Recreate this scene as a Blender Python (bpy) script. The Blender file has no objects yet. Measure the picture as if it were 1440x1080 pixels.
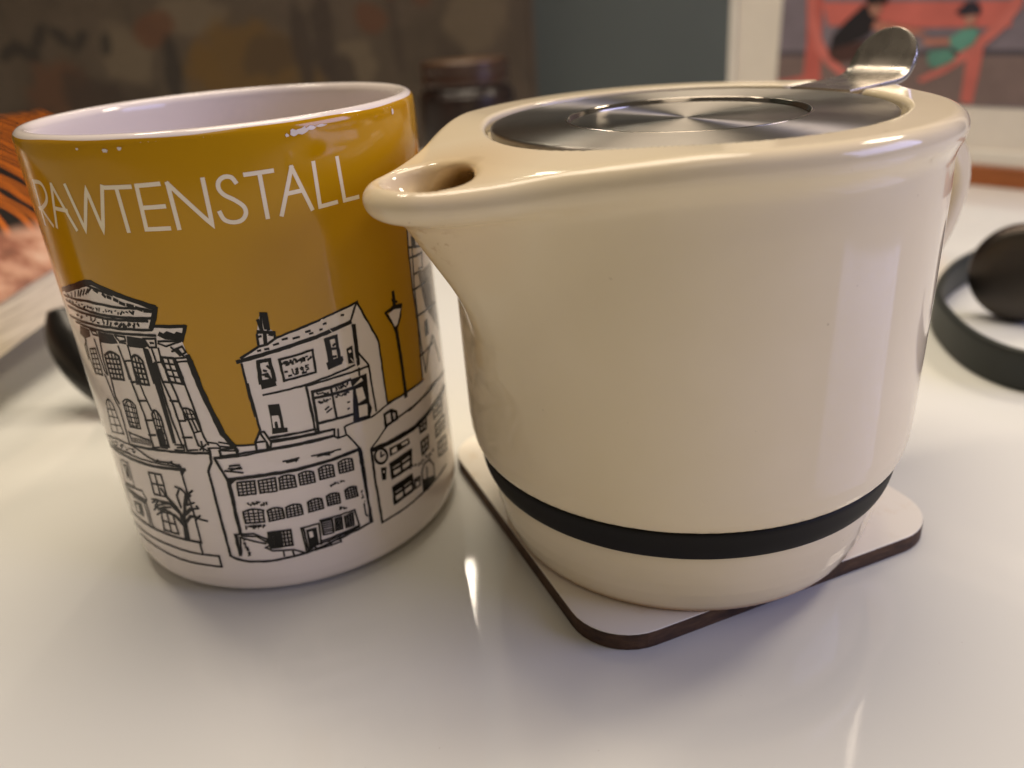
import bpy, bmesh, math, random
import numpy as np
from mathutils import Matrix, Vector
from mathutils.geometry import tessellate_polygon

# ------------------------------------------------------------------ camera, world, lamps, exposure
SC = bpy.context.scene
COL = SC.collection
CM = 0.01
def place_camera():
    f, h, pitch, roll = 1155.437, 11.834, math.radians(25.2995), math.radians(-4.3329)
    cd = bpy.data.cameras.new('camera')
    cam = bpy.data.objects.new('camera', cd); COL.objects.link(cam)
    fw = Vector((0, math.cos(pitch), -math.sin(pitch))); rt = Vector((1, 0, 0)); up = rt.cross(fw)
    r2 = rt*math.cos(roll) + up*math.sin(roll); u2 = -rt*math.sin(roll) + up*math.cos(roll)
    m = Matrix((r2, u2, -fw)).transposed().to_4x4(); m.translation = Vector((0, 0, h*CM))
    cam.matrix_world = m
    cd.sensor_width = 36.0; cd.lens = f/1440*36
    cd.clip_start = 0.01; cd.clip_end = 30
    cd.dof.use_dof = True; cd.dof.focus_distance = 0.152; cd.dof.aperture_fstop = 11.0
    SC.camera = cam
place_camera()
W = bpy.data.worlds.new('World'); SC.world = W; W.use_nodes = True
W.node_tree.nodes['Background'].inputs[0].default_value = (1.0, 0.84, 0.66, 1)
W.node_tree.nodes['Background'].inputs[1].default_value = 0.10
def lamp(name, loc, target, size, power, col, size_y=None):
    d = bpy.data.lights.new(name, 'AREA'); d.energy = power; d.color = col
    d.shape = 'RECTANGLE' if size_y else 'DISK'; d.size = size
    if size_y: d.size_y = size_y
    o = bpy.data.objects.new(name, d); COL.objects.link(o); o.location = loc
    o.rotation_euler = (Vector(target)-Vector(loc)).to_track_quat('-Z', 'Y').to_euler()
    return o
TGT = (0.0, 0.17, 0.03)
WARM = (1.0, 0.85, 0.665)
lamp('lamp_ceiling', (0.0, 0.50, 1.25), TGT, 0.80, 11.0, WARM)
lamp('lamp_left', (-0.50, 0.62, 1.10), TGT, 0.18, 2.0, WARM)
lamp('lamp_right', (0.80, 0.48, 0.85), TGT, 0.22, 3.4, WARM)
lamp('lamp_front_fill', (0.05, -0.75, 1.30), TGT, 0.60, 1.0, WARM)  # unseen fill light added to brighten the fronts facing the camera
lamp('lamp_strip', (-0.064, 0.655, 0.473), (-0.064, 0.6551, 0.0), 0.004, 0.26, (1.0, 0.90, 0.74), 0.24)
lamp('lamp_window', (0.95, -0.12, 0.42), (0.04, 0.17, 0.06), 0.60, 4.2, (0.50, 0.53, 1.0), 0.42)
SC.view_settings.view_transform = 'Standard'; SC.view_settings.look = 'None'
SC.view_settings.gamma = 1.0; SC.view_settings.exposure = 0.22; SC.view_settings.use_curve_mapping = False
SC.render.engine = 'CYCLES'
SC.cycles.use_denoising = True
SC.cycles.max_bounces = 10; SC.cycles.sample_clamp_indirect = 4.0
SC.cycles.caustics_reflective = False; SC.cycles.caustics_refractive = False

# ------------------------------------------------------------------ helpers
def lin(h):
    if isinstance(h, str):
        h = [int(h[i:i+2], 16)/255 for i in (1, 3, 5)]
        h = [c/12.92 if c <= .04045 else ((c+.055)/1.055)**2.4 for c in h]
    return (h[0], h[1], h[2], 1)
class NT:
    def __init__(s, name):
        s.m = bpy.data.materials.new(name); s.m.use_nodes = True; s.t = s.m.node_tree
        s.b = s.t.nodes['Principled BSDF']
    def n(s, kind, **kw):
        nd = s.t.nodes.new(kind)
        for k, v in kw.items():
            if k in nd.inputs: nd.inputs[k].default_value = v
            else: setattr(nd, k, v)
        return nd
    def link(s, a, b): s.t.links.new(a, b)
    def set(s, **kw):
        for k, v in kw.items(): s.b.inputs[k.replace('_', ' ')].default_value = v
    def coords(s): return s.n('ShaderNodeTexCoord').outputs['Object']
    def noise(s, scale, detail=3, rough=.5, vec=None, dist=0):
        nd = s.n('ShaderNodeTexNoise'); nd.inputs['Scale'].default_value = scale; nd.inputs['Detail'].default_value = detail
        nd.inputs['Roughness'].default_value = rough; nd.inputs['Distortion'].default_value = dist
        s.link(vec if vec is not None else s.coords(), nd.inputs['Vector']); return nd.outputs['Fac']
    def ramp(s, fac, stops):
        r = s.n('ShaderNodeValToRGB'); e = r.color_ramp.elements
        while len(e) > 1: e.remove(e[-1])
        e[0].position = stops[0][0]; e[0].color = lin(stops[0][1])
        for p, c in stops[1:]:
            x = e.new(p); x.color = lin(c)
        s.link(fac, r.inputs[0]); return r.outputs[0]
    def mix(s, fac, a, b, blend='MIX'):
        x = s.n('ShaderNodeMix', data_type='RGBA', blend_type=blend)
        for v, i in ((fac, 0), (a, 6), (b, 7)):
            if hasattr(v, 'links') or hasattr(v, 'is_output'): s.link(v, x.inputs[i])
            else: x.inputs[i].default_value = v if i == 0 else lin(v)
        return x.outputs[2]
    def math(s, op, a, b=0.0, clamp=False):
        x = s.n('ShaderNodeMath', operation=op, use_clamp=clamp)
        for v, i in ((a, 0), (b, 1)):
            if hasattr(v, 'is_output'): s.link(v, x.inputs[i])
            else: x.inputs[i].default_value = v
        return x.outputs[0]
    def bump(s, h, strength, dist=0.001):
        b = s.n('ShaderNodeBump'); b.inputs['Strength'].default_value = strength; b.inputs['Distance'].default_value = dist
        s.link(h, b.inputs['Height']); s.link(b.outputs[0], s.b.inputs['Normal'])
    def col(s, c):
        if hasattr(c, 'is_output'): s.link(c, s.b.inputs['Base Color'])
        else: s.b.inputs['Base Color'].default_value = lin(c)
def simple(name, c, rough=.4, var=.08, scale=40, bump=0, **kw):
    t = NT(name); base = lin(c)[:3]
    lo = tuple(v*(1-var) for v in base); hi = tuple(min(1, v*(1+var)) for v in base)
    t.col(t.ramp(t.noise(scale, 4), [(.3, lo), (.7, hi)])); t.set(Roughness=rough, **kw)
    if bump: t.bump(t.noise(scale*6, 3), bump)
    return t.m
def mesh_obj(name, verts, faces, mat, parent=None, smooth=True, normals=None):
    me = bpy.data.meshes.new(name); me.from_pydata([tuple(v) for v in verts], [], [tuple(int(i) for i in f) for f in faces])
    me.update()
    if smooth: me.polygons.foreach_set('use_smooth', [True]*len(me.polygons))
    me.materials.append(mat)
    if normals is not None: me.normals_split_custom_set_from_vertices([tuple(n) for n in normals])
    o = bpy.data.objects.new(name, me); COL.objects.link(o); o.parent = parent
    return o
def bm_obj(name, bm, mat, parent=None, smooth=False, bevel=0, segs=3):
    me = bpy.data.meshes.new(name); bm.to_mesh(me); bm.free()
    if smooth: me.polygons.foreach_set('use_smooth', [True]*len(me.polygons))
    me.materials.append(mat)
    o = bpy.data.objects.new(name, me); COL.objects.link(o); o.parent = parent
    if bevel:
        md = o.modifiers.new('bevel', 'BEVEL'); md.width = bevel; md.segments = segs; md.limit_method = 'ANGLE'
    return o
def thing(name, label, cat, loc=(0, 0, 0), rz=0, group=None):
    o = bpy.data.objects.new(name, None); COL.objects.link(o); o.empty_display_size = .02
    o.location = loc; o.rotation_euler = (0, 0, rz); return tag(o, label, cat, group)
def tag(o, label, cat, group=None):
    o['label'] = label; o['category'] = cat
    if group: o['group'] = group
    return o
def box_bm(bm, x0, x1, y0, y1, z0, z1):
    vs = [bm.verts.new((x*CM, y*CM, z*CM)) for z in (z0, z1) for x, y in ((x0, y0), (x1, y0), (x1, y1), (x0, y1))]
    for f in ((3, 2, 1, 0), (4, 5, 6, 7), (0, 1, 5, 4), (1, 2, 6, 5), (2, 3, 7, 6), (3, 0, 4, 7)): bm.faces.new([vs[i] for i in f])
def box(name, dims, mat, parent=None, bevel=.05):
    bm = bmesh.new(); box_bm(bm, *dims); return bm_obj(name, bm, mat, parent, False, bevel*CM)
def smooth_profile(pts, n=4):
    """Catmull-Rom through (r,z,corner?) points; a third value of 1 keeps a corner sharp."""
    out = []
    for i in range(len(pts)-1):
        p1, p2 = np.array(pts[i][:2], float), np.array(pts[i+1][:2], float)
        c1 = len(pts[i]) > 2; c2 = len(pts[i+1]) > 2
        p0 = np.array(pts[i-1][:2], float) if i > 0 and not c1 else p1
        p3 = np.array(pts[i+2][:2], float) if i+2 < len(pts) and not c2 else p2
        for k in range(n):
            t = k/n
            out.append(tuple(.5*((2*p1)+(-p0+p2)*t+(2*p0-5*p1+4*p2-p3)*t*t+(-p0+3*p1-3*p2+p3)*t**3)))
    out.append(tuple(pts[-1][:2])); return out
def lathe(name, prof, mat, parent=None, seg=160, close=False, sharp=None):
    verts, faces = [], []
    n = len(prof)
    for i in range(seg):
        a = 2*math.pi*i/seg; ca, sa = math.cos(a), math.sin(a)
        for r, z in prof: verts.append((r*ca*CM, r*sa*CM, z*CM))
    for i in range(seg):
        j = (i+1) % seg
        for k in range(n if close else n-1):
            k2 = (k+1) % n
            faces.append((i*n+k, j*n+k, j*n+k2, i*n+k2))
    o = mesh_obj(name, verts, faces, mat, parent)
    bm = bmesh.new(); bm.from_mesh(o.data); bmesh.ops.remove_doubles(bm, verts=bm.verts, dist=1e-7)
    bmesh.ops.recalc_face_normals(bm, faces=bm.faces); bm.to_mesh(o.data); bm.free()
    if sharp: o.data.set_sharp_from_angle(angle=math.radians(sharp))
    return o
def pts2(s): return [tuple(float(v) for v in q.split(',')) for q in s.split()]
ART = {
 'lettering': [
  ('l',0.085,'-4.493,9.272 -4.616,8.438'),
  ('l',0.085,'-4.493,9.272 -4.154,9.267 -4.053,9.094 -4.159,8.918 -4.457,8.776 -4.656,8.739'),
  ('l',0.085,'-4.529,8.761 -4.188,8.463'),
  ('l',0.085,'-3.749,9.269 -4.032,8.452'),
  ('l',0.085,'-3.749,9.269 -3.372,8.46'),
  ('l',0.085,'-3.896,8.824 -3.494,8.802'),
  ('l',0.085,'-3.319,9.276 -3.12,8.464 -2.809,9.214 -2.683,8.462 -2.432,9.267'),
  ('l',0.085,'-2.379,9.245 -1.879,9.247'),
  ('l',0.085,'-2.151,9.24 -2.14,8.457'),
  ('l',0.085,'-1.758,9.257 -1.783,8.479 -1.359,8.475'),
  ('l',0.085,'-1.758,9.257 -1.351,9.267'),
  ('l',0.085,'-1.774,8.865 -1.35,8.872'),
  ('l',0.085,'-1.198,9.262 -1.186,8.463'),
  ('l',0.085,'-1.198,9.262 -0.598,8.47 -0.588,9.281'),
  ('l',0.085,'-0.052,9.166 -0.109,9.26 -0.226,9.281 -0.33,9.215 -0.356,9.093 -0.29,8.975 -0.13,8.86 -0.002,8.73 0.012,8.599 -0.082,8.489 -0.241,8.472 -0.376,8.538 -0.425,8.673'),
  ('l',0.085,'0.132,9.276 0.608,9.278'),
  ('l',0.085,'0.38,9.273 0.372,8.471'),
  ('l',0.085,'0.962,9.287 0.632,8.474'),
  ('l',0.085,'0.962,9.287 1.213,8.476'),
  ('l',0.085,'0.789,8.833 1.071,8.843'),
  ('l',0.085,'1.391,9.297 1.378,8.487 1.731,8.5'),
  ('l',0.085,'1.894,9.302 1.912,8.496 2.235,8.493'),
 ],
 'courthouse': [
  ('w',0,'-4.887,7.046 -3.607,7.401 -3.413,7.422 -3.093,7.322 -2.608,7.174 -2.046,6.996 -2.018,6.947 -2.161,6.628 -1.525,6.604 -1.542,6.534 -1.659,6.296 -1.618,5.986 -1.547,5.542 -1.551,4.85 -2.333,4.306 -3.392,4.258 -5.522,3.923 -5.576,6.589'),
  ('w',0,'-1.963,5.856 -1.624,5.849 -1.527,5.259 -1.323,4.265 -1.163,4.004 -1.145,3.864 -1.12,3.75 -1.735,3.758 -2.251,3.802 -3.048,3.738 -3.826,3.681 -4.981,3.655 -5.423,3.782 -5.569,4.457 -5.575,5.199'),
  ('l',0.075,'-4.887,7.046 -3.604,7.407 -3.413,7.422 -3.093,7.322 -2.608,7.174 -2.046,6.996'),
  ('l',0.075,'-2.019,6.982 -2.104,6.788 -2.215,6.587'),
  ('l',0.05,'-2.163,6.618 -1.526,6.598'),
  ('l',0.05,'-1.525,6.604 -1.658,6.317'),
  ('l',0.038,'-4.862,6.934 -3.773,7.007 -3.226,6.991 -2.821,6.964 -2.38,6.974 -2.117,6.927'),
  ('l',0.038,'-4.823,6.837 -4.073,6.805 -3.406,6.769 -2.744,6.768 -2.139,6.778'),
  ('l',0.038,'-4.814,6.71 -3.93,6.715 -3.29,6.7 -2.644,6.713 -2.262,6.717'),
  ('l',0.038,'-4.914,6.481 -4.05,6.505 -3.367,6.516 -2.827,6.529 -2.23,6.536'),
  ('l',0.038,'-4.581,6.418 -3.731,6.412 -3.125,6.419 -2.62,6.43 -2.176,6.425'),
  ('l',0.038,'-4.681,7.046 -3.599,7.352 -3.377,7.307 -2.928,7.215'),
  ('l',0.038,'-2.04,6.907 -2.115,6.788'),
  ('l',0.05,'-3.166,7.207 -3.127,7.171'),
  ('l',0.05,'-3.049,7.167 -2.99,7.152'),
  ('l',0.05,'-2.898,7.128 -2.833,7.103'),
  ('l',0.05,'-2.773,7.067 -2.687,7.041'),
  ('l',0.05,'-2.607,7.035 -2.502,7.01'),
  ('l',0.05,'-3.386,7.286 -3.313,7.253'),
  ('l',0.05,'-2.421,6.982 -2.324,6.945'),
  ('l',0.05,'-2.265,6.926 -2.14,6.918'),
  ('l',0.028,'-4.592,7.012 -4.501,6.988'),
  ('l',0.028,'-4.328,7.082 -4.342,6.997'),
  ('l',0.028,'-4.106,7.151 -4.179,7.036'),
  ('l',0.028,'-3.94,7.197 -4.034,7.07'),
  ('l',0.028,'-3.815,7.224 -3.949,7.083'),
  ('l',0.028,'-3.699,7.25 -3.817,7.123'),
  ('l',0.028,'-3.573,7.275 -3.695,7.16'),
  ('l',0.028,'-3.486,7.295 -3.609,7.201'),
  ('l',0.0184576,'-4.598,6.841 -4.526,6.901'),
  ('l',0.0195804,'-4.367,6.863 -4.426,6.868 -4.396,6.9'),
  ('l',0.0217327,'-4.171,6.931 -4.216,6.906'),
  ('l',0.0296407,'-4.141,6.873 -4.109,6.862'),
  ('l',0.0214152,'-3.957,6.904 -3.996,6.904'),
  ('l',0.0256408,'-3.94,6.846 -3.855,6.886 -3.92,6.851'),
  ('l',0.0221665,'-3.752,6.885 -3.791,6.873 -3.772,6.907'),
  ('l',0.026624,'-3.712,6.875 -3.643,6.881'),
  ('l',0.0205881,'-3.619,6.855 -3.634,6.836 -3.575,6.877'),
  ('l',0.0211753,'-3.467,6.888 -3.499,6.843 -3.504,6.901'),
  ('l',0.0228421,'-3.436,6.839 -3.396,6.907'),
  ('l',0.0184364,'-3.295,6.844 -3.305,6.843'),
  ('l',0.0192108,'-3.221,6.898 -3.221,6.849 -3.202,6.863'),
  ('l',0.0202658,'-3.107,6.89 -3.155,6.864'),
  ('l',0.0311634,'-3.063,6.873 -3.072,6.848'),
  ('l',0.0190087,'-2.973,6.888 -2.943,6.896'),
  ('l',0.0257746,'-2.907,6.831 -2.896,6.861'),
  ('l',0.0244109,'-2.787,6.892 -2.829,6.845 -2.841,6.829'),
  ('l',0.0266167,'-2.75,6.869 -2.76,6.872'),
  ('l',0.0212091,'-2.654,6.874 -2.69,6.888 -2.678,6.892'),
  ('l',0.0299124,'-2.606,6.907 -2.577,6.873 -2.57,6.884'),
  ('l',0.0298969,'-2.516,6.907 -2.548,6.853'),
  ('l',0.037652,'-4.396,6.604 -4.312,6.622'),
  ('l',0.0400567,'-4.143,6.62 -4.221,6.58'),
  ('l',0.0305116,'-3.917,6.673 -3.941,6.678'),
  ('l',0.0354935,'-3.776,6.667 -3.8,6.601'),
  ('l',0.0240229,'-3.684,6.603 -3.615,6.667 -3.759,6.573'),
  ('l',0.0272284,'-3.601,6.579 -3.533,6.581 -3.558,6.578'),
  ('l',0.0356223,'-3.381,6.615 -3.401,6.577 -3.395,6.664'),
  ('l',0.0299637,'-3.299,6.577 -3.255,6.656'),
  ('l',0.0315141,'-3.172,6.626 -3.218,6.558'),
  ('l',0.0402267,'-3.009,6.634 -3.063,6.611'),
  ('l',0.040793,'-2.977,6.564 -2.896,6.627'),
  ('l',0.0380195,'-2.796,6.584 -2.863,6.568 -2.831,6.629'),
  ('l',0.038417,'-2.735,6.607 -2.702,6.65 -2.682,6.634'),
  ('l',0.0320706,'-2.607,6.577 -2.565,6.67 -2.613,6.613'),
  ('l',0.0384871,'-2.492,6.619 -2.493,6.642 -2.502,6.653'),
  ('k',0,'-2.069,6.507 -1.997,6.466 -1.922,6.516 -1.776,6.459 -1.726,6.502 -1.59,6.456 -1.664,6.317 -1.989,6.344 -2.134,6.425'),
  ('k',0,'-4.405,6.371 -4.013,6.363 -4.043,6.208 -4.351,6.101 -4.566,6.161'),
  ('k',0,'-3.68,6.378 -3.224,6.377 -3.156,6.197 -3.339,6.164 -3.693,6.143 -3.711,6.246'),
  ('k',0,'-2.853,6.383 -2.46,6.356 -2.397,6.193 -2.548,6.145 -2.906,6.16'),
  ('k',0,'-2.542,6.166 -2.416,6.13 -2.398,5.964 -2.407,5.711 -2.388,5.39 -2.529,5.382 -2.544,5.788'),
  ('l',0.03,'-3.97,6.371 -3.754,6.366 -3.725,6.286 -3.909,6.276 -3.941,6.355'),
  ('l',0.03,'-3.174,6.362 -2.912,6.357 -2.917,6.274 -3.083,6.247 -3.142,6.303 -3.174,6.362'),
  ('l',0.03,'-3.091,6.225 -2.936,6.22'),
  ('l',0.03,'-2.46,6.356 -2.194,6.363 -2.226,6.178 -2.381,6.173 -2.433,6.295 -2.46,6.356'),
  ('l',0.03,'-2.33,6.268 -2.266,6.264'),
  ('l',0.03,'-3.911,6.169 -3.903,5.868 -3.884,5.476 -3.812,5.402'),
  ('l',0.03,'-3.696,6.206 -3.791,5.802 -3.8,5.427'),
  ('l',0.03,'-3.167,6.133 -3.125,5.776 -3.117,5.431'),
  ('l',0.03,'-2.899,6.182 -2.908,5.865 -2.934,5.497'),
  ('l',0.03,'-2.337,6.133 -2.317,5.863 -2.304,5.523'),
  ('l',0.03,'-2.188,6.158 -2.206,5.866 -2.161,5.719'),
  ('l',0.03,'-3.108,5.821 -2.886,5.856'),
  ('l',0.03,'-2.328,5.862 -2.185,5.866'),
  ('l',0.03,'-4.351,6.101 -4.431,5.708 -4.368,5.296'),
  ('l',0.03,'-4.313,6.087 -4.484,5.916 -4.511,5.598'),
  ('l',0.03,'-4.257,5.892 -4.208,5.905 -4.161,5.917 -4.115,5.928 -4.071,5.939 -4.028,5.95 -3.986,5.96 -4.025,5.356 -4.35,5.323 -4.257,5.892'),
  ('l',0.022,'-4.115,5.928 -4.178,5.343'),
  ('l',0.022,'-4.275,5.78 -3.994,5.841'),
  ('l',0.022,'-4.293,5.667 -4.001,5.721'),
  ('l',0.022,'-4.312,5.553 -4.009,5.6'),
  ('l',0.022,'-4.331,5.439 -4.017,5.479'),
  ('l',0.04,'-3.692,5.858 -3.606,5.918 -3.525,5.957 -3.448,5.975 -3.375,5.972 -3.306,5.949 -3.24,5.906 -3.29,5.385 -3.712,5.355 -3.692,5.858'),
  ('l',0.03,'-3.565,5.94 -3.598,5.366'),
  ('l',0.03,'-3.448,5.975 -3.491,5.374'),
  ('l',0.03,'-3.34,5.963 -3.388,5.38'),
  ('l',0.03,'-3.693,5.798 -3.248,5.842'),
  ('l',0.03,'-3.697,5.689 -3.258,5.729'),
  ('l',0.03,'-3.702,5.578 -3.269,5.615'),
  ('l',0.03,'-3.707,5.467 -3.279,5.5'),
  ('l',0.04,'-2.89,5.911 -2.843,5.956 -2.798,5.98 -2.755,5.983 -2.713,5.966 -2.673,5.928 -2.634,5.869 -2.641,5.356 -2.942,5.355 -2.89,5.911'),
  ('l',0.03,'-2.798,5.98 -2.838,5.357'),
  ('l',0.03,'-2.713,5.966 -2.738,5.357'),
  ('l',0.03,'-2.898,5.842 -2.633,5.808'),
  ('l',0.03,'-2.908,5.722 -2.635,5.696'),
  ('l',0.03,'-2.919,5.6 -2.637,5.584'),
  ('l',0.03,'-2.93,5.478 -2.639,5.47'),
  ('l',0.04,'-2.166,5.971 -2.126,5.969 -2.086,5.966 -2.046,5.962 -2.007,5.959 -1.968,5.956 -1.929,5.952 -1.871,5.398 -2.139,5.447 -2.166,5.971'),
  ('l',0.03,'-2.046,5.962 -2.004,5.423'),
  ('l',0.03,'-2.159,5.842 -1.915,5.815'),
  ('l',0.03,'-2.153,5.711 -1.9,5.677'),
  ('l',0.03,'-2.146,5.58 -1.886,5.538'),
  ('l',0.03,'-2.159,6.261 -2.008,6.201 -1.828,6.26 -1.698,6.298'),
  ('l',0.03,'-1.91,6.18 -1.771,6.012 -1.637,6.07 -1.685,6.195 -1.84,6.137 -1.697,5.989'),
  ('l',0.03,'-1.911,6.097 -1.779,6.136 -1.741,6.053'),
  ('l',0.03,'-1.888,5.952 -1.623,5.966'),
  ('l',0.03,'-1.89,5.868 -1.663,5.884'),
  ('l',0.03,'-1.894,5.931 -1.833,5.53'),
  ('l',0.03,'-2.147,6.303 -1.696,6.308'),
  ('l',0.07,'-1.618,5.986 -1.585,5.797 -1.543,5.521'),
  ('l',0.085,'-1.6,5.848 -1.527,5.259 -1.323,4.265 -1.169,3.977'),
  ('l',0.034,'-3.922,5.388 -3.849,4.917 -3.738,4.611 -3.78,3.78'),
  ('l',0.034,'-3.72,5.403 -3.767,4.908 -3.699,4.785'),
  ('l',0.034,'-3.105,5.787 -3.081,5.322 -2.991,4.666 -3.007,3.859'),
  ('l',0.034,'-2.899,5.656 -2.838,5.114 -2.768,4.775'),
  ('l',0.034,'-3.1,5.359 -2.896,5.397'),
  ('l',0.034,'-3.051,4.954 -2.853,4.979'),
  ('l',0.034,'-3.011,4.513 -2.83,4.537'),
  ('l',0.034,'-3.034,4.164 -2.85,4.19'),
  ('l',0.034,'-2.325,5.85 -2.29,5.417 -2.213,5.028 -2.177,4.576 -2.16,4.141 -2.165,3.919'),
  ('l',0.034,'-2.157,5.702 -2.1,5.345 -2.038,4.901 -1.948,4.555 -1.879,4.009'),
  ('l',0.034,'-2.296,5.442 -2.128,5.434'),
  ('l',0.034,'-2.24,5.027 -2.085,5.019'),
  ('l',0.034,'-2.177,4.576 -2.031,4.581'),
  ('l',0.034,'-2.186,4.195 -1.986,4.201'),
  ('l',0.034,'-1.889,5.856 -1.834,5.397 -1.773,4.848 -1.724,4.228 -1.67,4.035'),
  ('l',0.034,'-2.352,5.849 -2.351,5.206 -2.322,4.542 -2.253,3.998'),
  ('k',0,'-2.518,5.84 -2.352,5.849 -2.375,5.309 -2.371,4.755 -2.368,4.376 -2.378,4.045 -2.465,4.038 -2.476,4.586 -2.487,5.119'),
  ('k',0,'-2.755,4.341 -2.623,4.382 -2.631,3.966 -2.82,3.943'),
  ('l',0.025,'-4.295,4.629 -4.234,4.707 -4.178,4.756 -4.125,4.779 -4.075,4.774 -4.028,4.742 -3.983,4.683 -3.893,4.01 -4.488,3.891 -4.295,4.629'),
  ('l',0.018,'-4.125,4.779 -4.158,3.965'),
  ('l',0.018,'-4.337,4.499 -3.958,4.566'),
  ('l',0.018,'-4.384,4.3 -3.936,4.382'),
  ('l',0.018,'-4.435,4.097 -3.914,4.197'),
  ('l',0.03,'-3.553,4.844 -3.483,4.898 -3.416,4.929 -3.353,4.937 -3.293,4.923 -3.235,4.887 -3.179,4.829 -3.227,4.284 -3.569,4.258 -3.553,4.844'),
  ('l',0.022,'-3.416,4.929 -3.449,4.27'),
  ('l',0.022,'-3.293,4.923 -3.336,4.278'),
  ('l',0.022,'-3.553,4.772 -3.186,4.764'),
  ('l',0.022,'-3.557,4.645 -3.196,4.645'),
  ('l',0.022,'-3.561,4.517 -3.207,4.526'),
  ('l',0.022,'-3.565,4.388 -3.217,4.406'),
  ('l',0.018,'-3.494,4.808 -3.447,4.857 -3.401,4.887 -3.358,4.897 -3.317,4.888 -3.277,4.86 -3.239,4.812 -3.28,4.331 -3.514,4.298 -3.494,4.808'),
  ('l',0.035,'-2.777,4.679 -2.743,4.742 -2.71,4.777 -2.677,4.785 -2.645,4.766 -2.613,4.719 -2.581,4.645 -2.579,3.944 -2.788,3.947 -2.777,4.679'),
  ('l',0.022,'-2.71,4.777 -2.717,3.947'),
  ('l',0.022,'-2.645,4.766 -2.647,3.946'),
  ('l',0.022,'-2.779,4.589 -2.581,4.561'),
  ('l',0.022,'-2.781,4.431 -2.58,4.408'),
  ('l',0.022,'-2.784,4.271 -2.58,4.255'),
  ('l',0.022,'-2.786,4.11 -2.58,4.1'),
  ('l',0.03,'-2.018,4.855 -1.985,4.866 -1.952,4.87 -1.919,4.865 -1.885,4.852 -1.85,4.831 -1.815,4.802 -1.776,4.635 -2.024,4.608 -2.018,4.855'),
  ('l',0.022,'-1.952,4.87 -1.94,4.618'),
  ('l',0.022,'-1.885,4.852 -1.857,4.627'),
  ('l',0.022,'-2.022,4.742 -1.796,4.729'),
  ('l',0.03,'-1.96,4.609 -1.919,4.311 -1.744,4.351 -1.801,4.635'),
  ('l',0.03,'-1.879,4.622 -1.823,4.339'),
  ('l',0.03,'-3.637,4.102 -3.075,4.045'),
  ('l',0.03,'-3.668,4.123 -3.66,3.954'),
  ('l',0.018,'-3.646,3.986 -3.677,3.87'),
  ('l',0.018,'-3.591,3.993 -3.62,3.878'),
  ('l',0.018,'-3.533,4.001 -3.562,3.883'),
  ('l',0.018,'-3.48,4.007 -3.51,3.886'),
  ('l',0.018,'-3.429,4.012 -3.458,3.892'),
  ('l',0.018,'-3.375,4.018 -3.403,3.898'),
  ('l',0.018,'-3.326,4.022 -3.355,3.9'),
  ('l',0.018,'-3.279,4.022 -3.307,3.901'),
  ('l',0.018,'-3.229,4.026 -3.256,3.905'),
  ('l',0.018,'-3.182,4.029 -3.209,3.908'),
  ('l',0.018,'-3.137,4.032 -3.164,3.908'),
  ('l',0.018,'-3.089,4.034 -3.117,3.908'),
  ('l',0.018,'-3.045,4.036 -3.072,3.91'),
  ('l',0.045,'-3.78,3.78 -3.016,3.835 -2.242,3.836 -1.717,3.833'),
  ('l',0.03,'-3.614,3.779 -2.521,3.843'),
  ('l',0.03,'-3.037,3.868 -2.832,3.908'),
  ('l',0.03,'-2.415,4.014 -2.221,4.013 -2.228,3.888 -2.452,3.886'),
  ('l',0.03,'-2.378,3.948 -2.265,3.955'),
  ('l',0.03,'-2.173,3.89 -1.929,3.912'),
  ('l',0.03,'-1.898,4.037 -1.727,3.897'),
  ('l',0.03,'-1.877,3.912 -1.72,4.036'),
  ('l',0.03,'-1.804,4.106 -1.803,3.898'),
  ('l',0.03,'-1.682,4.09 -1.491,4.056 -1.455,3.999'),
  ('l',0.03,'-1.664,3.952 -1.443,3.943'),
  ('l',0.03,'-1.437,4.08 -1.163,4.004 -1.098,3.86 -1.144,3.753'),
  ('l',0.03,'-1.455,3.888 -1.098,3.86'),
  ('l',0.03,'-1.434,3.984 -1.154,3.935'),
  ('l',0.03,'-1.616,3.727 -1.144,3.753'),
  ('l',0.03,'-1.48,3.889 -1.468,3.721'),
  ('l',0.03,'-5.162,3.585 -4.327,3.767 -3.78,3.78 -3.486,3.708 -3.238,3.588 -3.05,3.537 -2.667,3.552 -2.445,3.504'),
  ('l',0.03,'-5.088,3.553 -4.522,3.465 -3.905,3.513'),
  ('l',0.022,'-4.771,3.696 -4.682,3.7'),
  ('l',0.022,'-3.722,3.624 -3.733,3.582'),
  ('l',0.022,'-4.091,3.7 -4.086,3.678'),
  ('l',0.022,'-4.426,3.654 -4.341,3.66'),
  ('l',0.022,'-4.19,3.669 -4.179,3.643'),
  ('l',0.022,'-4.419,3.594 -4.518,3.525'),
  ('l',0.022,'-3.952,3.622 -4.036,3.567'),
  ('l',0.022,'-3.694,3.699 -3.719,3.675'),
  ('l',0.022,'-3.732,3.656 -3.746,3.618'),
  ('l',0.022,'-4.654,3.664 -4.586,3.672'),
  ('l',0.022,'-4.584,3.564 -4.583,3.523'),
  ('l',0.022,'-4.77,3.541 -4.647,3.568'),
  ('l',0.022,'-4.164,3.621 -4.238,3.563'),
  ('l',0.022,'-3.964,3.628 -3.957,3.592'),
  ('l',0.022,'-4.433,3.672 -4.516,3.621'),
  ('l',0.022,'-3.854,3.677 -3.863,3.65'),
  ('l',0.022,'-3.798,3.678 -3.745,3.672'),
  ('l',0.022,'-4.183,3.673 -4.255,3.612'),
  ('l',0.022,'-4.157,3.678 -4.116,3.667'),
  ('l',0.022,'-4.186,3.77 -4.201,3.74'),
  ('l',0.022,'-3.663,3.643 -3.7,3.599'),
  ('l',0.022,'-3.719,3.628 -3.737,3.593'),
  ('l',0.022,'-4.14,3.671 -4.244,3.6'),
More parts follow.
